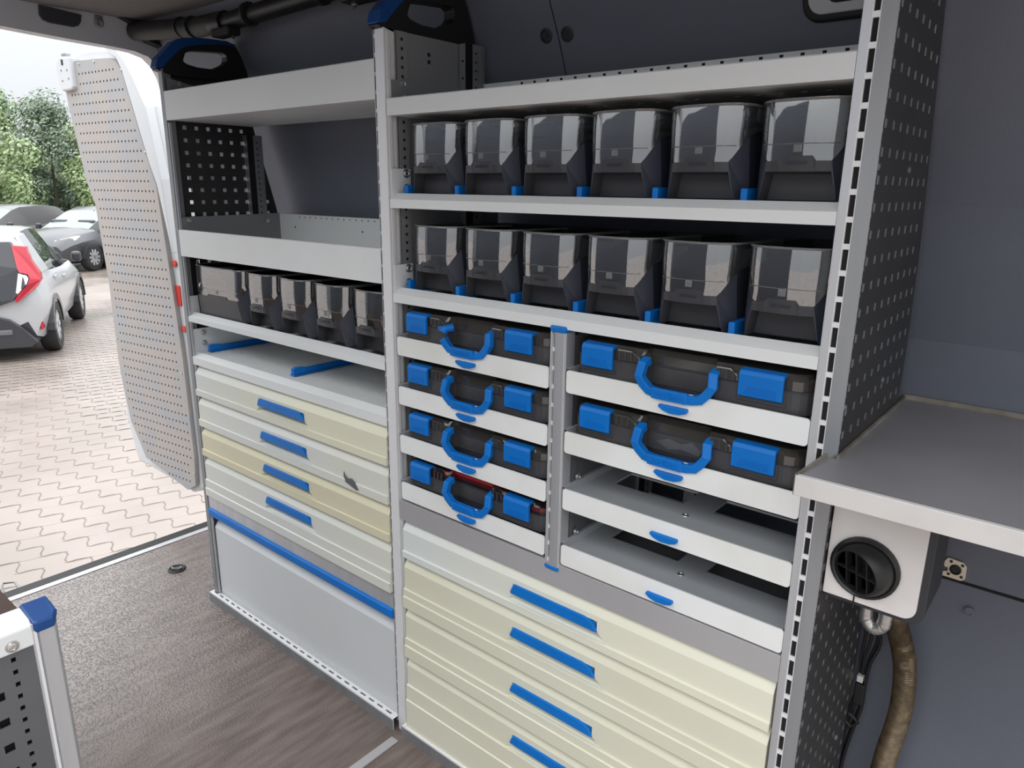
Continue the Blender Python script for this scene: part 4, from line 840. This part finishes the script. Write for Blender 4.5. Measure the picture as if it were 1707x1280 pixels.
MB().box(1.002, 0.398, 0.355, 1.022, 0.416, 0.405).build('plug', 'rubber', CB, bevel=0.003); MB().box(1.004, 0.398, 0.41, 1.016, 0.412, 0.425).build('plug_label', 'plate', CB, bevel=0.001)
MB().tube([(1.0, 0.395, 0.33), (1.012, 0.393, 0.325), (1.02, 0.395, 0.315), (1.008, 0.395, 0.30), (0.992, 0.395, 0.31)], 0.004, 6).build('cable_tie', 'rubber', CB, smooth=True)
# load fixing plate and the framed wall opening
LP = thing('lashing_plate', 'small pale metal fixing plate on the wall under the worktop', 'wall plate', (1.137, 0.45, 0.705))
pl = [(1.121, 0.7275), (1.148, 0.7255), (1.155, 0.718), (1.156, 0.692), (1.150, 0.686), (1.110, 0.6865), (1.112, 0.695), (1.124, 0.699), (1.124, 0.706), (1.112, 0.709)]
MB().py(pl, 0.445, 0.4495).build('plate', 'brass', LP, bevel=0.0008)
MB().lathe([(0.0105, 0), (0.0105, 0.002), (0.008, 0.003), (0.007, 0.001), (0, 0.001)], (1.1375, 0.445, 0.7065), (0, -1, 0), 16).build('socket', 'rubber', LP, smooth=True)
for x, z in ((1.128, 0.7215), (1.148, 0.719), (1.149, 0.6945), (1.127, 0.694)): MB().lathe([(0.003, 0), (0.003, 0.0008), (0, 0.0008)], (x, 0.445, z), (0, -1, 0), 8).build('screw_hole', 'rubber', LP)
WO = thing('wall_opening_trim', 'rounded white recess with a black rubber surround high on the wall', 'wall recess', (0.88, 0.30, 1.78))
def on_wall(x, z, d): return (x, wall_y(z)-d, z)
rr = rrect(0.772, 1.708, 1.0, 1.83, 0.03, 6); r2 = rrect(0.783, 1.7185, 0.985, 1.816, 0.024, 6); r3 = rrect(0.812, 1.7325, 0.95, 1.80, 0.02, 6)
MB().prism(rr, lambda x, z: on_wall(x, z, 0.012), lambda x, z: on_wall(x, z, -0.01)).build('rubber_surround', 'rubber', WO, bevel=0.004)
MB().prism(r2, lambda x, z: on_wall(x, z, 0.014), lambda x, z: on_wall(x, z, 0.0)).build('white_recess', 'white', WO, bevel=0.002)
MB().prism(r3, lambda x, z: on_wall(x, z, 0.0165), lambda x, z: on_wall(x, z, 0.0)).build('dark_grip', 'rubber', WO, bevel=0.004)
# roof pipe along the top of the wall
PP = thing('roof_duct', 'dark plastic duct with clamps along the top of the wall', 'duct', (-0.9, 0.2, 1.88))
MB().tube([(-1.50, 0.165, 1.935), (-1.30, 0.175, 1.918), (-1.12, 0.185, 1.905), (-1.0, 0.185, 1.903)], 0.030, 14).build('duct_elbow', 'rubber', PP, smooth=True)
MB().tube([(-1.0, 0.185, 1.900), (-0.93, 0.185, 1.897)], 0.034, 14).build('duct_joint', 'black', PP, smooth=True)
MB().tube([(-0.93, 0.185, 1.898), (-0.3, 0.185, 1.915), (0.35, 0.185, 1.93)], 0.026, 14).build('duct_tube', 'black', PP, smooth=True)
for x, z in ((-1.20, 1.912), (-1.13, 1.906), (-0.80, 1.902), (-0.45, 1.911)): MB().tube([(x, 0.185-0.006, z), (x+0.012, 0.185-0.006, z)], 0.033, 14).build('duct_clamp', 'rubber', PP, smooth=True)
MB().box(-0.98, 0.155, 1.856, -0.88, 0.20, 1.88).build('duct_bracket', 'rubber', PP, bevel=0.006)
MB().box(-0.36, 0.165, 1.870, -0.22, 0.22, 1.905).build('duct_bracket', 'rubber', PP, bevel=0.008)
for x, z in ((-0.905, 1.852), (-0.325, 1.858)): MB().lathe([(0.009, 0), (0.009, 0.006), (0.005, 0.007), (0.005, 0.014), (0, 0.014)], (x, 0.190, z+0.012), (0.1, -0.3, -1), 10).build('clamp_screw', 'zinc', PP, smooth=True)
# ------------------------------------------------------------ low rack at the lower left
LW = thing('low_rack', 'low rack end with perforated dark side and brown board top, lower left corner', 'rack', (0.1, -1.1, FZ))
rows_d = [(a, b, [(-0.8868, -0.8812)]) for a, b, _ in dots(0, 0.02, 0.815, 0.0068)]
mb = MB().perf(lambda u, v: (0.244, u, v), -0.893, -0.857, FZ, 0.822, rows_d, rim=(-0.002, 0, 0))
sq = [(z, z+0.0125, [(-0.9125-k*0.0385, -0.9005-k*0.0385) for k in range(10, -1, -1)]) for z in [0.006+0.0396*j for j in range(20)]]
mb.perf(lambda u, v: (0.244, u, v), -1.38, -0.893, FZ, 0.822, sq, rim=(-0.002, 0, 0)); mb.build('side_panel', 'mid_steel', LW)
MB().box(0.225, -1.38, FZ, 0.230, -0.87, 0.82).build('inner_panel', 'dark_steel', LW)
MB().pz([(0.247, -0.860), (0.2475, -0.856), (0.244, -0.853), (0.2475, -0.850), (0.2475, -0.832), (0.236, -0.826), (0.215, -0.826), (0.215, -0.86)], FZ, 0.853).build('front_post', 'alu', LW, bevel=0.001)
MB().box(0.2445, -0.8575, FZ, 0.2485, -0.854, 0.842).build('post_lip', 'alu_white', LW)
MB().py([(0.205, 0.822), (0.2475, 0.822), (0.2475, 0.851), (0.240, 0.8585), (0.205, 0.862)], -1.38, -0.8575).build('top_rail', 'shelf', LW, bevel=0.002)
MB().prism([(0.2, -0.858), (0.2485, -0.8575), (0.2495, -0.852), (0.2495, -0.831), (0.238, -0.824), (0.2, -0.824)], lambda x, y: (x, y, 0.838 if x > 0.24 else 0.85), lambda x, y: (x, y, 0.8635-(max(0, x-0.22))*0.3)).build('corner_cap', 'blue_dark', LW, bevel=0.003)
bolt((0.2475, -0.8835, 0.833), (1, 0, 0), LW, 0.0062)
MB().box(-1.1, -1.40, 0.838, 0.205, -0.858, 0.856).build('board_top', 'wood', LW, bevel=0.001)
MB().box(-1.1, -1.38, FZ, -1.06, -0.9, 0.838).build('far_panel', 'dark_steel', LW)
# ------------------------------------------------------------ outside: paving
GR = MB().box(-60, -40, GZ-0.1, 30, 60, GZ-0.0045).build('ground', 'joint'); tag(GR, 'wet pinkish block paving of the yard', kind='structure')
PA = -0.30   # paving direction, turned against the van
ca, sa = math.cos(PA), math.sin(PA)
L_, W_ = 0.232, 0.150; g_ = 0.0022
def paver_poly():
    n = 6; P = []
    top = [(-L_/2+g_ + (L_-2*g_)*k/n, W_/2-g_ + 0.011*math.sin(2*PI*k/n)) for k in range(n+1)]
    right = [(L_/2-g_+0.010, W_*0.22), (L_/2-g_-0.006, -W_*0.22)]
    bot = [(-L_/2+g_ + (L_-2*g_)*k/n, -W_/2+g_ + 0.011*math.sin(2*PI*k/n)) for k in range(n, -1, -1)]
    left = [(-L_/2+g_-0.006, -W_*0.22), (-L_/2+g_+0.010, W_*0.22)]
    return top + right + bot + left
pp = paver_poly()
mbp = MB(); N_ = len(pp); cxp = 0.004
# u runs along the long side (mostly +y), v across it
def uv(p, z, s=1.0): return (-(p[1])*ca*s + p[0]*sa*-1*s, p[0]*ca*s - p[1]*sa*-1*-1*s, z)
def rot(u, v): return (u*-sa*-1*-1 - v*ca, u*ca - v*sa*-1)
def R2(u, v):   # u along (sin t, cos t) with t ~ 17 deg, v to -x
    t = 0.30; return (u*math.sin(t) - v*math.cos(t), u*math.cos(t) + v*math.sin(t))
i0 = mbp.pts([(*R2(u*0.975+0.0003, v*0.965), 0.0) for u, v in pp]); i1 = mbp.pts([(*R2(u, v), -0.005) for u, v in pp]); 
mbp.f.append([i0+k for k in range(N_)]); mbp.m.append(0)
for k in range(N_): mbp.f.append([i0+k, i0+(k+1) % N_, i1+(k+1) % N_, i1+k]); mbp.m.append(0)
pv = mbp.build('paver', 'paver'); pme = pv.data; bpy.data.objects.remove(pv)
cells = []
for j in range(-4, 160):
    for i in range(-40, 60):
        u = i*L_ + (j % 2)*L_*0.5 + 0.05; v = j*W_
        x, y = R2(u, v); x += -2.0
        if x < -14 or x > -1.7 or y > 7 or y < -6: continue
        cells.append((x, y))
cm = cam.matrix_world.inverted()
def in_view(x, y, z, m=0.06):
    p = cm @ Vector((x, y, z)); 
    if p.z >= 0: return None
    u, v = p.x/-p.z*1201.19, p.y/-p.z*1201.19
    return -p.z if abs(u) < 853+60 and abs(v) < 640+60 else None
vis = []; rest = []
for x, y in cells:
    d = in_view(x, y, GZ)
    px_ = None
    if d is not None:
        p = cm @ Vector((x, y, GZ)); px_ = 853.5 + p.x/-p.z*1201.19; py_ = 640 - p.y/-p.z*1201.19
    # keep as single stones those the doorway shows (nearest 300)
    if d is not None and px_ < 345 and 0.8 < y+2.6 and x > -7 and py_ > 600 and py_ < 1010 and not (px_ > 225 + (py_-740)*1.3 and py_ < 790): vis.append((d, x, y))
    else: rest.append((x, y))
vis.sort(); rest += [(x, y) for _, x, y in vis[300:]]; vis = vis[:300]
for _, x, y in vis:
    o = bpy.data.objects.new('paver', pme); C.objects.link(o); o.parent = GR; o.location = (x, y, GZ + random.uniform(-0.001, 0.001))
mb = MB()
for x, y in rest:
    if x > -13 and -3 < y < 6:
        k = mb.pts([(x+R2(u, v)[0], y+R2(u, v)[1], GZ) for u, v in pp]); mb.f.append([k+q for q in range(N_)]); mb.m.append(0)
o = mb.build('paving_field', 'paver', GR); o['kind'] = 'stuff'
o = MB().box(-60, -40, GZ-0.05, -13, 60, GZ-0.002).build('far_paving', 'paver', GR)
o = MB().box(-13, 6, GZ-0.05, 30, 60, GZ-0.002).build('far_paving', 'paver', GR)
o = MB().box(-13, -40, GZ-0.05, 30, -3, GZ-0.002).build('far_paving', 'paver', GR)
# ------------------------------------------------------------ cars
def ring(zb, zm, zbelt, zroof, wb, wm, wbelt, wroof):
    return [(0, zb), (wb*0.8, zb), (wb, zb+0.06), (wm, zm), (wm*0.995, (zm+zbelt)/2), (wbelt, zbelt), ((wbelt+wroof)/2+0.02, (zbelt+zroof)/2), (wroof, zroof-0.03), (wroof*0.75, zroof), (0, zroof+0.012)]
def wheel(root, x, y, r, w_, side):
    wroot = MB().lathe([(r*0.62, -w_/2), (r*0.93, -w_/2), (r, -w_/2+0.03), (r, w_/2-0.03), (r*0.93, w_/2), (r*0.62, w_/2), (r*0.62, -w_/2)], (x, y, r), (0, side, 0), 28).build('wheel', 'tyre', root, smooth=True)
    MB().lathe([(r*0.64, w_/2-0.03), (r*0.62, w_/2-0.005), (r*0.56, w_/2-0.02), (r*0.5, w_/2-0.06), (0, w_/2-0.06)], (x, y, r), (0, side, 0), 24).build('rim', 'car_black', wroot, smooth=True)
    mb = MB()
    for k in range(10):
        a = 2*PI*k/10; d = Vector((math.cos(a), 0, math.sin(a))); e = Vector((-math.sin(a), 0, math.cos(a))); c0 = Vector((x, y+side*(w_/2-0.022), r))
        P = [c0 + e*0.022, c0 + d*r*0.58 + e*0.030, c0 + d*r*0.58 - e*0.030, c0 - e*0.022]
        mb.prism([(0, 0), (1, 0), (2, 0), (3, 0)], lambda i, _, P=P: tuple(P[int(i)]), lambda i, _, P=P: tuple(P[int(i)] + Vector((0, side*0.012, 0))))
    mb.build('spokes', 'rim', wroot)
def car(label, loc, heading, ST, glass, paint, wheels, r=0.30, w_=0.19, extra=None, black_low=True):
    # ST: (x, ring) from tail to nose; glass: set of (segment, ring index) faces that are glazed
    root = thing('car', label, 'car', loc, local=True, rz=heading)
    body, gl, lo, ws, rw = MB(), MB(), MB(), MB(), MB()
    R = [[(x, y, z) for y, z in rg] for x, rg in ST]
    for k in range(len(R)-1):
        for j in range(len(R[0])-1):
            for s in (1, -1):
                q = [R[k][j], R[k+1][j], R[k+1][j+1], R[k][j+1]]; q = [(x, y*s, z) for x, y, z in q]
                t = ((rw if k < 4 else ws) if j > 6 else gl) if (k, j) in glass else (lo if j < 2 and black_low else body); t.face(*q)
    for e in (0, -1):
        for j in range(len(R[0])-1): body.face(*[(x, y, z) for x, y, z in (R[e][j], R[e][j+1])] + [(x, -y, z) for x, y, z in (R[e][j+1], R[e][j])])
    body.build('body', paint, root, smooth=True, merge=True, angle=0.55); gl.build('windows', 'glass', root, smooth=True, merge=True, angle=0.5)
    if rw.v: rw.build('rear_window', 'glass', root, smooth=True, merge=True)
    if ws.v: ws.build('windscreen', 'screen', root, smooth=True, merge=True)
    if lo.v: lo.build('sill', 'car_black', root, merge=True)
    for x, y in wheels:
        for s in (1, -1): wheel(root, x, y*s, r, w_, s)
    MB().box(ST[1][0]+0.2, -0.6, 0.32, ST[-2][0]-0.3, 0.6, 0.75).build('cabin_floor', 'car_black', root)
    for x in (1.0, 2.0):
        for y in (-0.36, 0.36): MB().box(x, y-0.22, 0.6, x+0.14, y+0.22, 1.18).build('seat', 'car_black', root, bevel=0.05)
    for s in (1, -1):
        xm = ST[-1][0]-1.15 if extra is None else extra; MB().box(xm, s*0.86-0.02, 0.93, xm+0.11, s*0.98+0.0 if s > 0 else -0.86, 1.08).build('mirror', 'car_black', root, bevel=0.04) if s > 0 else MB().box(xm, -0.99, 0.93, xm+0.11, -0.86, 1.08).build('mirror', 'car_black', root, bevel=0.04)
    return root
# silver white hatchback, tail towards the van; x = 0 at the rear axle
hatch = [(-0.66, ring(0.42, 0.60, 0.80, 0.95, 0.66, 0.74, 0.70, 0.60)), (-0.62, ring(0.24, 0.58, 0.92, 1.06, 0.72, 0.83, 0.76, 0.60)), (-0.48, ring(0.20, 0.60, 0.98, 1.30, 0.76, 0.86, 0.79, 0.58)), (-0.34, ring(0.20, 0.62, 1.00, 1.47, 0.77, 0.870, 0.80, 0.57)), (0.15, ring(0.20, 0.62, 1.00, 1.51, 0.78, 0.872, 0.81, 0.58)), (0.60, ring(0.20, 0.60, 0.97, 1.52, 0.78, 0.870, 0.815, 0.58)), (1.15, ring(0.20, 0.60, 0.95, 1.50, 0.78, 0.868, 0.82, 0.57)), (1.62, ring(0.20, 0.60, 0.95, 1.36, 0.78, 0.868, 0.81, 0.55)), (2.12, ring(0.20, 0.60, 0.94, 1.00, 0.78, 0.868, 0.80, 0.60)), (2.55, ring(0.20, 0.58, 0.88, 0.94, 0.77, 0.86, 0.76, 0.58)), (2.95, ring(0.24, 0.52, 0.74, 0.80, 0.68, 0.78, 0.68, 0.50))]
hg = {(4, 5), (4, 6), (5, 5), (5, 6), (6, 5), (6, 6), (7, 5), (7, 7), (7, 8)}
hd = math.atan2(0.442, -0.897)
CX, CY = -9.02, 2.12
A_ = car('silver white hatchback with tall red tail lamps, tail towards the van', (CX + 0.80*-0.442*-1*-1, CY - 0.80*0.897, GZ), hd, hatch, hg, 'car_silver', ((0, 0.775), (2.42, 0.775)), 0.32, 0.19, extra=1.95)
# big dark tail glass and hatch, bumper, lamps
tail = [(-0.56, 0.74), (-0.70, 0.90), (-0.68, 1.10), (-0.62, 1.34), (-0.58, 1.40), (0.58, 1.40), (0.62, 1.34), (0.68, 1.10), (0.70, 0.90), (0.56, 0.74), (0.40, 0.68), (-0.40, 0.68)]
def tx(z): return -0.685 + max(0, z-0.95)*0.46
MB().prism(tail, lambda y, z: (tx(z)-0.045, y, z), lambda y, z: (tx(z)+0.05, y, z)).build('tailgate_glass', 'car_black', A_, bevel=0.01)
low = [(-0.74, 0.24), (-0.60, 0.42), (-0.48, 0.52), (-0.36, 0.56), (0.36, 0.56), (0.48, 0.52), (0.60, 0.42), (0.74, 0.24), (0.66, 0.18), (-0.66, 0.18)]
MB().prism(low, lambda y, z: (-0.71, y, z), lambda y, z: (-0.45, y, z)).build('rear_bumper', 'car_black', A_, bevel=0.01)
MB().box(-0.725, -0.5, 0.34, -0.70, 0.5, 0.40).build('bumper_bar', 'mid_steel', A_, bevel=0.01)
for s in (1, -1):
    lamp = [(0.60, 1.36), (0.73, 1.34), (0.77, 1.18), (0.84, 1.04), (0.85, 0.96), (0.80, 0.88), (0.60, 0.72), (0.58, 0.74), (0.61, 0.80), (0.72, 0.92), (0.745, 0.98), (0.73, 1.03), (0.66, 1.06), (0.64, 1.10)]
    def lx(y, z): return tx(z) - 0.045 + max(0, abs(y)-0.66)*0.75
    MB().prism([(y*s, z) for y, z in lamp], lambda y, z: (lx(y, z)-0.02, y, z), lambda y, z: (lx(y, z)+0.10, y, z)).build('tail_lamp', 'lamp_red', A_, bevel=0.004)
    ins = [(0.645, 1.05), (0.72, 1.02), (0.735, 0.98), (0.715, 0.93), (0.62, 0.82), (0.60, 0.83)]
    MB().prism([(y*s, z) for y, z in ins], lambda y, z: (lx(y, z)-0.015, y, z), lambda y, z: (lx(y, z)+0.08, y, z)).build('lamp_insert', 'lamp_clear', A_, bevel=0.004)
    MB().prism([(y*s, z) for y, z in [(0.74, 0.62), (0.77, 0.62), (0.80, 0.38), (0.77, 0.36)]], lambda y, z: (-0.665+max(0, abs(y)-0.66)*0.5, y, z), lambda y, z: (-0.5, y, z)).build('reflector', 'lamp_red', A_, bevel=0.003)
    for xw in (0, 2.42):
        mb = MB(); n = 14; P = []
        for k in range(n+1):
            a = PI*k/n; P.append((xw+0.40*math.cos(a), 0.32+0.40*math.sin(a)))
        for k in range(n, -1, -1):
            a = PI*k/n; P.append((xw+0.33*math.cos(a), 0.32+0.33*math.sin(a)))
        mb.prism(P, lambda x, z: (x, s*0.80, z), lambda x, z: (x, s*0.885, z)).build('wheel_arch', 'car_black', A_)
    MB().box(0.95, s*0.868-0.01, 0.82, 1.12, s*0.868+0.015, 0.85).build('door_handle', 'car_silver', A_, bevel=0.006)
    MB().box(0.30, s*0.862-0.01, 0.88, 0.42, s*0.862+0.015, 0.91).build('door_handle', 'car_silver', A_, bevel=0.006)
    MB().prism([(-0.40, 1.02), (0.15, 1.02), (0.15, 1.46), (-0.24, 1.44)], lambda x, z: (x, s*(0.83-max(0, z-1.0)*0.46), z), lambda x, z: (x, s*(0.79-max(0, z-1.0)*0.46), z)).build('rear_pillar', 'car_silver', A_)
# family hatchbacks seen from the front; x = 0 rear axle, nose at +x
fam = [(-0.85, ring(0.35, 0.60, 0.80, 0.92, 0.66, 0.78, 0.72, 0.60)), (-0.70, ring(0.22, 0.58, 0.95, 1.15, 0.74, 0.87, 0.80, 0.58)), (-0.25, ring(0.20, 0.60, 0.98, 1.42, 0.78, 0.90, 0.82, 0.56)), (0.5, ring(0.20, 0.60, 0.98, 1.48, 0.79, 0.905, 0.83, 0.57)), (1.25, ring(0.20, 0.60, 0.96, 1.46, 0.79, 0.905, 0.83, 0.57)), (1.55, ring(0.20, 0.60, 0.96, 1.38, 0.79, 0.905, 0.83, 0.56)), (2.42, ring(0.20, 0.60, 0.94, 1.00, 0.79, 0.905, 0.80, 0.62)), (3.0, ring(0.20, 0.58, 0.86, 0.92, 0.78, 0.90, 0.78, 0.60)), (3.38, ring(0.22, 0.54, 0.74, 0.80, 0.74, 0.84, 0.72, 0.55)), (3.55, ring(0.26, 0.46, 0.60, 0.66, 0.64, 0.70, 0.62, 0.50))]
fg = {(2, 5), (2, 6), (3, 5), (3, 6), (4, 5), (4, 6), (5, 5), (5, 6), (5, 7), (5, 8), (1, 7), (1, 8), (1, 6)}
def front_bits(root, paint='car_black'):
    for s in (1, -1):
        hl = [(0.46, 0.76), (0.80, 0.86), (0.80, 0.76), (0.74, 0.69), (0.50, 0.66)]
        MB().prism([(y*s, z) for y, z in hl], lambda y, z: (3.50-max(0, abs(y)-0.45)*0.75-(z-0.66)*0.6, y, z), lambda y, z: (3.25-max(0, abs(y)-0.45)*0.75, y, z)).build('headlamp', 'lamp_clear', root, bevel=0.01)
        for xw in (0, 2.70):
            P = [(xw+0.41*math.cos(PI*k/14), 0.32+0.41*math.sin(PI*k/14)) for k in range(15)] + [(xw+0.34*math.cos(PI*k/14), 0.32+0.34*math.sin(PI*k/14)) for k in range(14, -1, -1)]
            MB().prism(P, lambda x, z: (x, s*0.82, z), lambda x, z: (x, s*0.912, z)).build('wheel_arch', paint, root)
    MB().prism([(-0.42, 0.70), (0.42, 0.70), (0.36, 0.52), (-0.36, 0.52)], lambda y, z: (3.58-(z-0.5)*0.5, y, z), lambda y, z: (3.3, y, z)).build('grille', 'car_black', root, bevel=0.01)
    MB().box(3.50, -0.60, 0.24, 3.60, 0.60, 0.42).build('lower_grille', 'car_black', root, bevel=0.02)
def place_front(label, wx, wy, hdg, paint):
    # (wx, wy): contact point of the front left wheel
    lx_, ly_ = 2.70, 0.80; x = wx - (lx_*math.cos(hdg) - ly_*math.sin(hdg)); y = wy - (lx_*math.sin(hdg) + ly_*math.cos(hdg))
    r_ = car(label, (x, y, GZ), hdg, fam, fg, paint, ((0, 0.80), (2.70, 0.80)), 0.33, 0.20, extra=2.05); front_bits(r_); return r_
place_front('dark grey hatchback facing the van with bright headlamps, nearest of the parked row', -17.9, 5.95, math.radians(-56), 'car_grey')
place_front('grey car with a pale windscreen behind the dark grey hatchback', -20.2, 4.55, math.radians(-54), 'car_mid')
place_front('dark estate car side-on at the far left of the parked row', -24.7, 3.2, math.radians(-92), 'car_grey')
place_front('white car half hidden behind the open rear door', -17.0, 7.9, math.radians(-60), 'car_silver')
# ------------------------------------------------------------ trees beyond the yard
def tree(x, y, h, w_, m, label, seed, n=9000):
    rnd = random.Random(seed); root = thing('tree', label, 'tree', (x, y, GZ), 'trees beyond the car park', local=True)
    MB().tube([(0, 0, 0), (0.05, 0, h*0.3), (0, 0.05, h*0.75)], [0.09, 0.06, 0.03], 8).build('trunk', 'bark', root, smooth=True)
    mb = MB()
    cl = []
    for k in range(46):
        t = rnd.random(); zz = h*(0.06 + 0.92*t); rr_ = w_*(0.55+0.45*math.sin(PI*min(1, t*0.85+0.12)))*(1-0.55*max(0, t-0.55)/0.45)
        a = rnd.random()*2*PI; d = rr_*math.sqrt(rnd.random()); cl.append((d*math.cos(a), d*math.sin(a), zz, rnd.uniform(0.35, 0.75)))
    for k in range(n):
        cx, cy, cz, r = cl[k % len(cl)]
        v = Vector((rnd.gauss(0, 1), rnd.gauss(0, 1), rnd.gauss(0, 1))).normalized()*r*rnd.uniform(0.6, 1.0)
        p = Vector((cx, cy, cz)) + v; nrm = (v.normalized()+Vector((rnd.uniform(-.5, .5), rnd.uniform(-.5, .5), rnd.uniform(0, .8)))).normalized()
        a = nrm.orthogonal().normalized(); b = nrm.cross(a); s = rnd.uniform(0.035, 0.075)
        if p.z < 0.1: continue
        mb.face(p-a*s*1.3, p-b*s*0.6, p+a*s*1.3, p+b*s*0.6)
    o = mb.build('crown', m, root); o['kind'] = 'stuff'
TR = [(-31, 7.6, 5.2, 1.5, 'leaf2', 'bushy light green tree at the left edge of the view'), (-33, 9.0, 5.7, 1.2, 'leaf', 'tallest slender green tree, second from left in the row'), (-32.5, 10.3, 5.3, 1.25, 'leaf3', 'dark green tree in the middle of the row'), (-31.5, 11.6, 5.0, 1.3, 'leaf2', 'yellow-green tree fourth from left in the row'), (-32, 13.2, 4.9, 1.5, 'leaf', 'green tree beside the open door edge'), (-33, 15.5, 5.0, 1.9, 'leaf3', 'dark tree mostly behind the open rear door'), (-31.5, 5.2, 5.2, 1.7, 'leaf', 'green tree just left of the door opening')]
for k, t in enumerate(TR): tree(*t[:5], t[5], 20+k)
mb = MB(); rnd = random.Random(5)
for k in range(9000):
    p = Vector((-34.5+rnd.uniform(-0.6, 0.9), rnd.uniform(0, 24), GZ + rnd.uniform(0, 3.9)*rnd.uniform(0.5, 1))); nrm = Vector((1, rnd.uniform(-.8, .8), rnd.uniform(-.3, 1))).normalized()
    a = nrm.orthogonal().normalized(); b = nrm.cross(a); s = rnd.uniform(0.10, 0.2); mb.face(p-a*s*1.3, p-b*s*0.6, p+a*s*1.3, p+b*s*0.6)
mb.box(-35.6, 0, GZ, -35.0, 24, GZ+3.0)
o = mb.build('hedge', 'leaf3'); tag(o, 'dark green hedge closing the view behind the trees', 'hedge', kind='stuff')
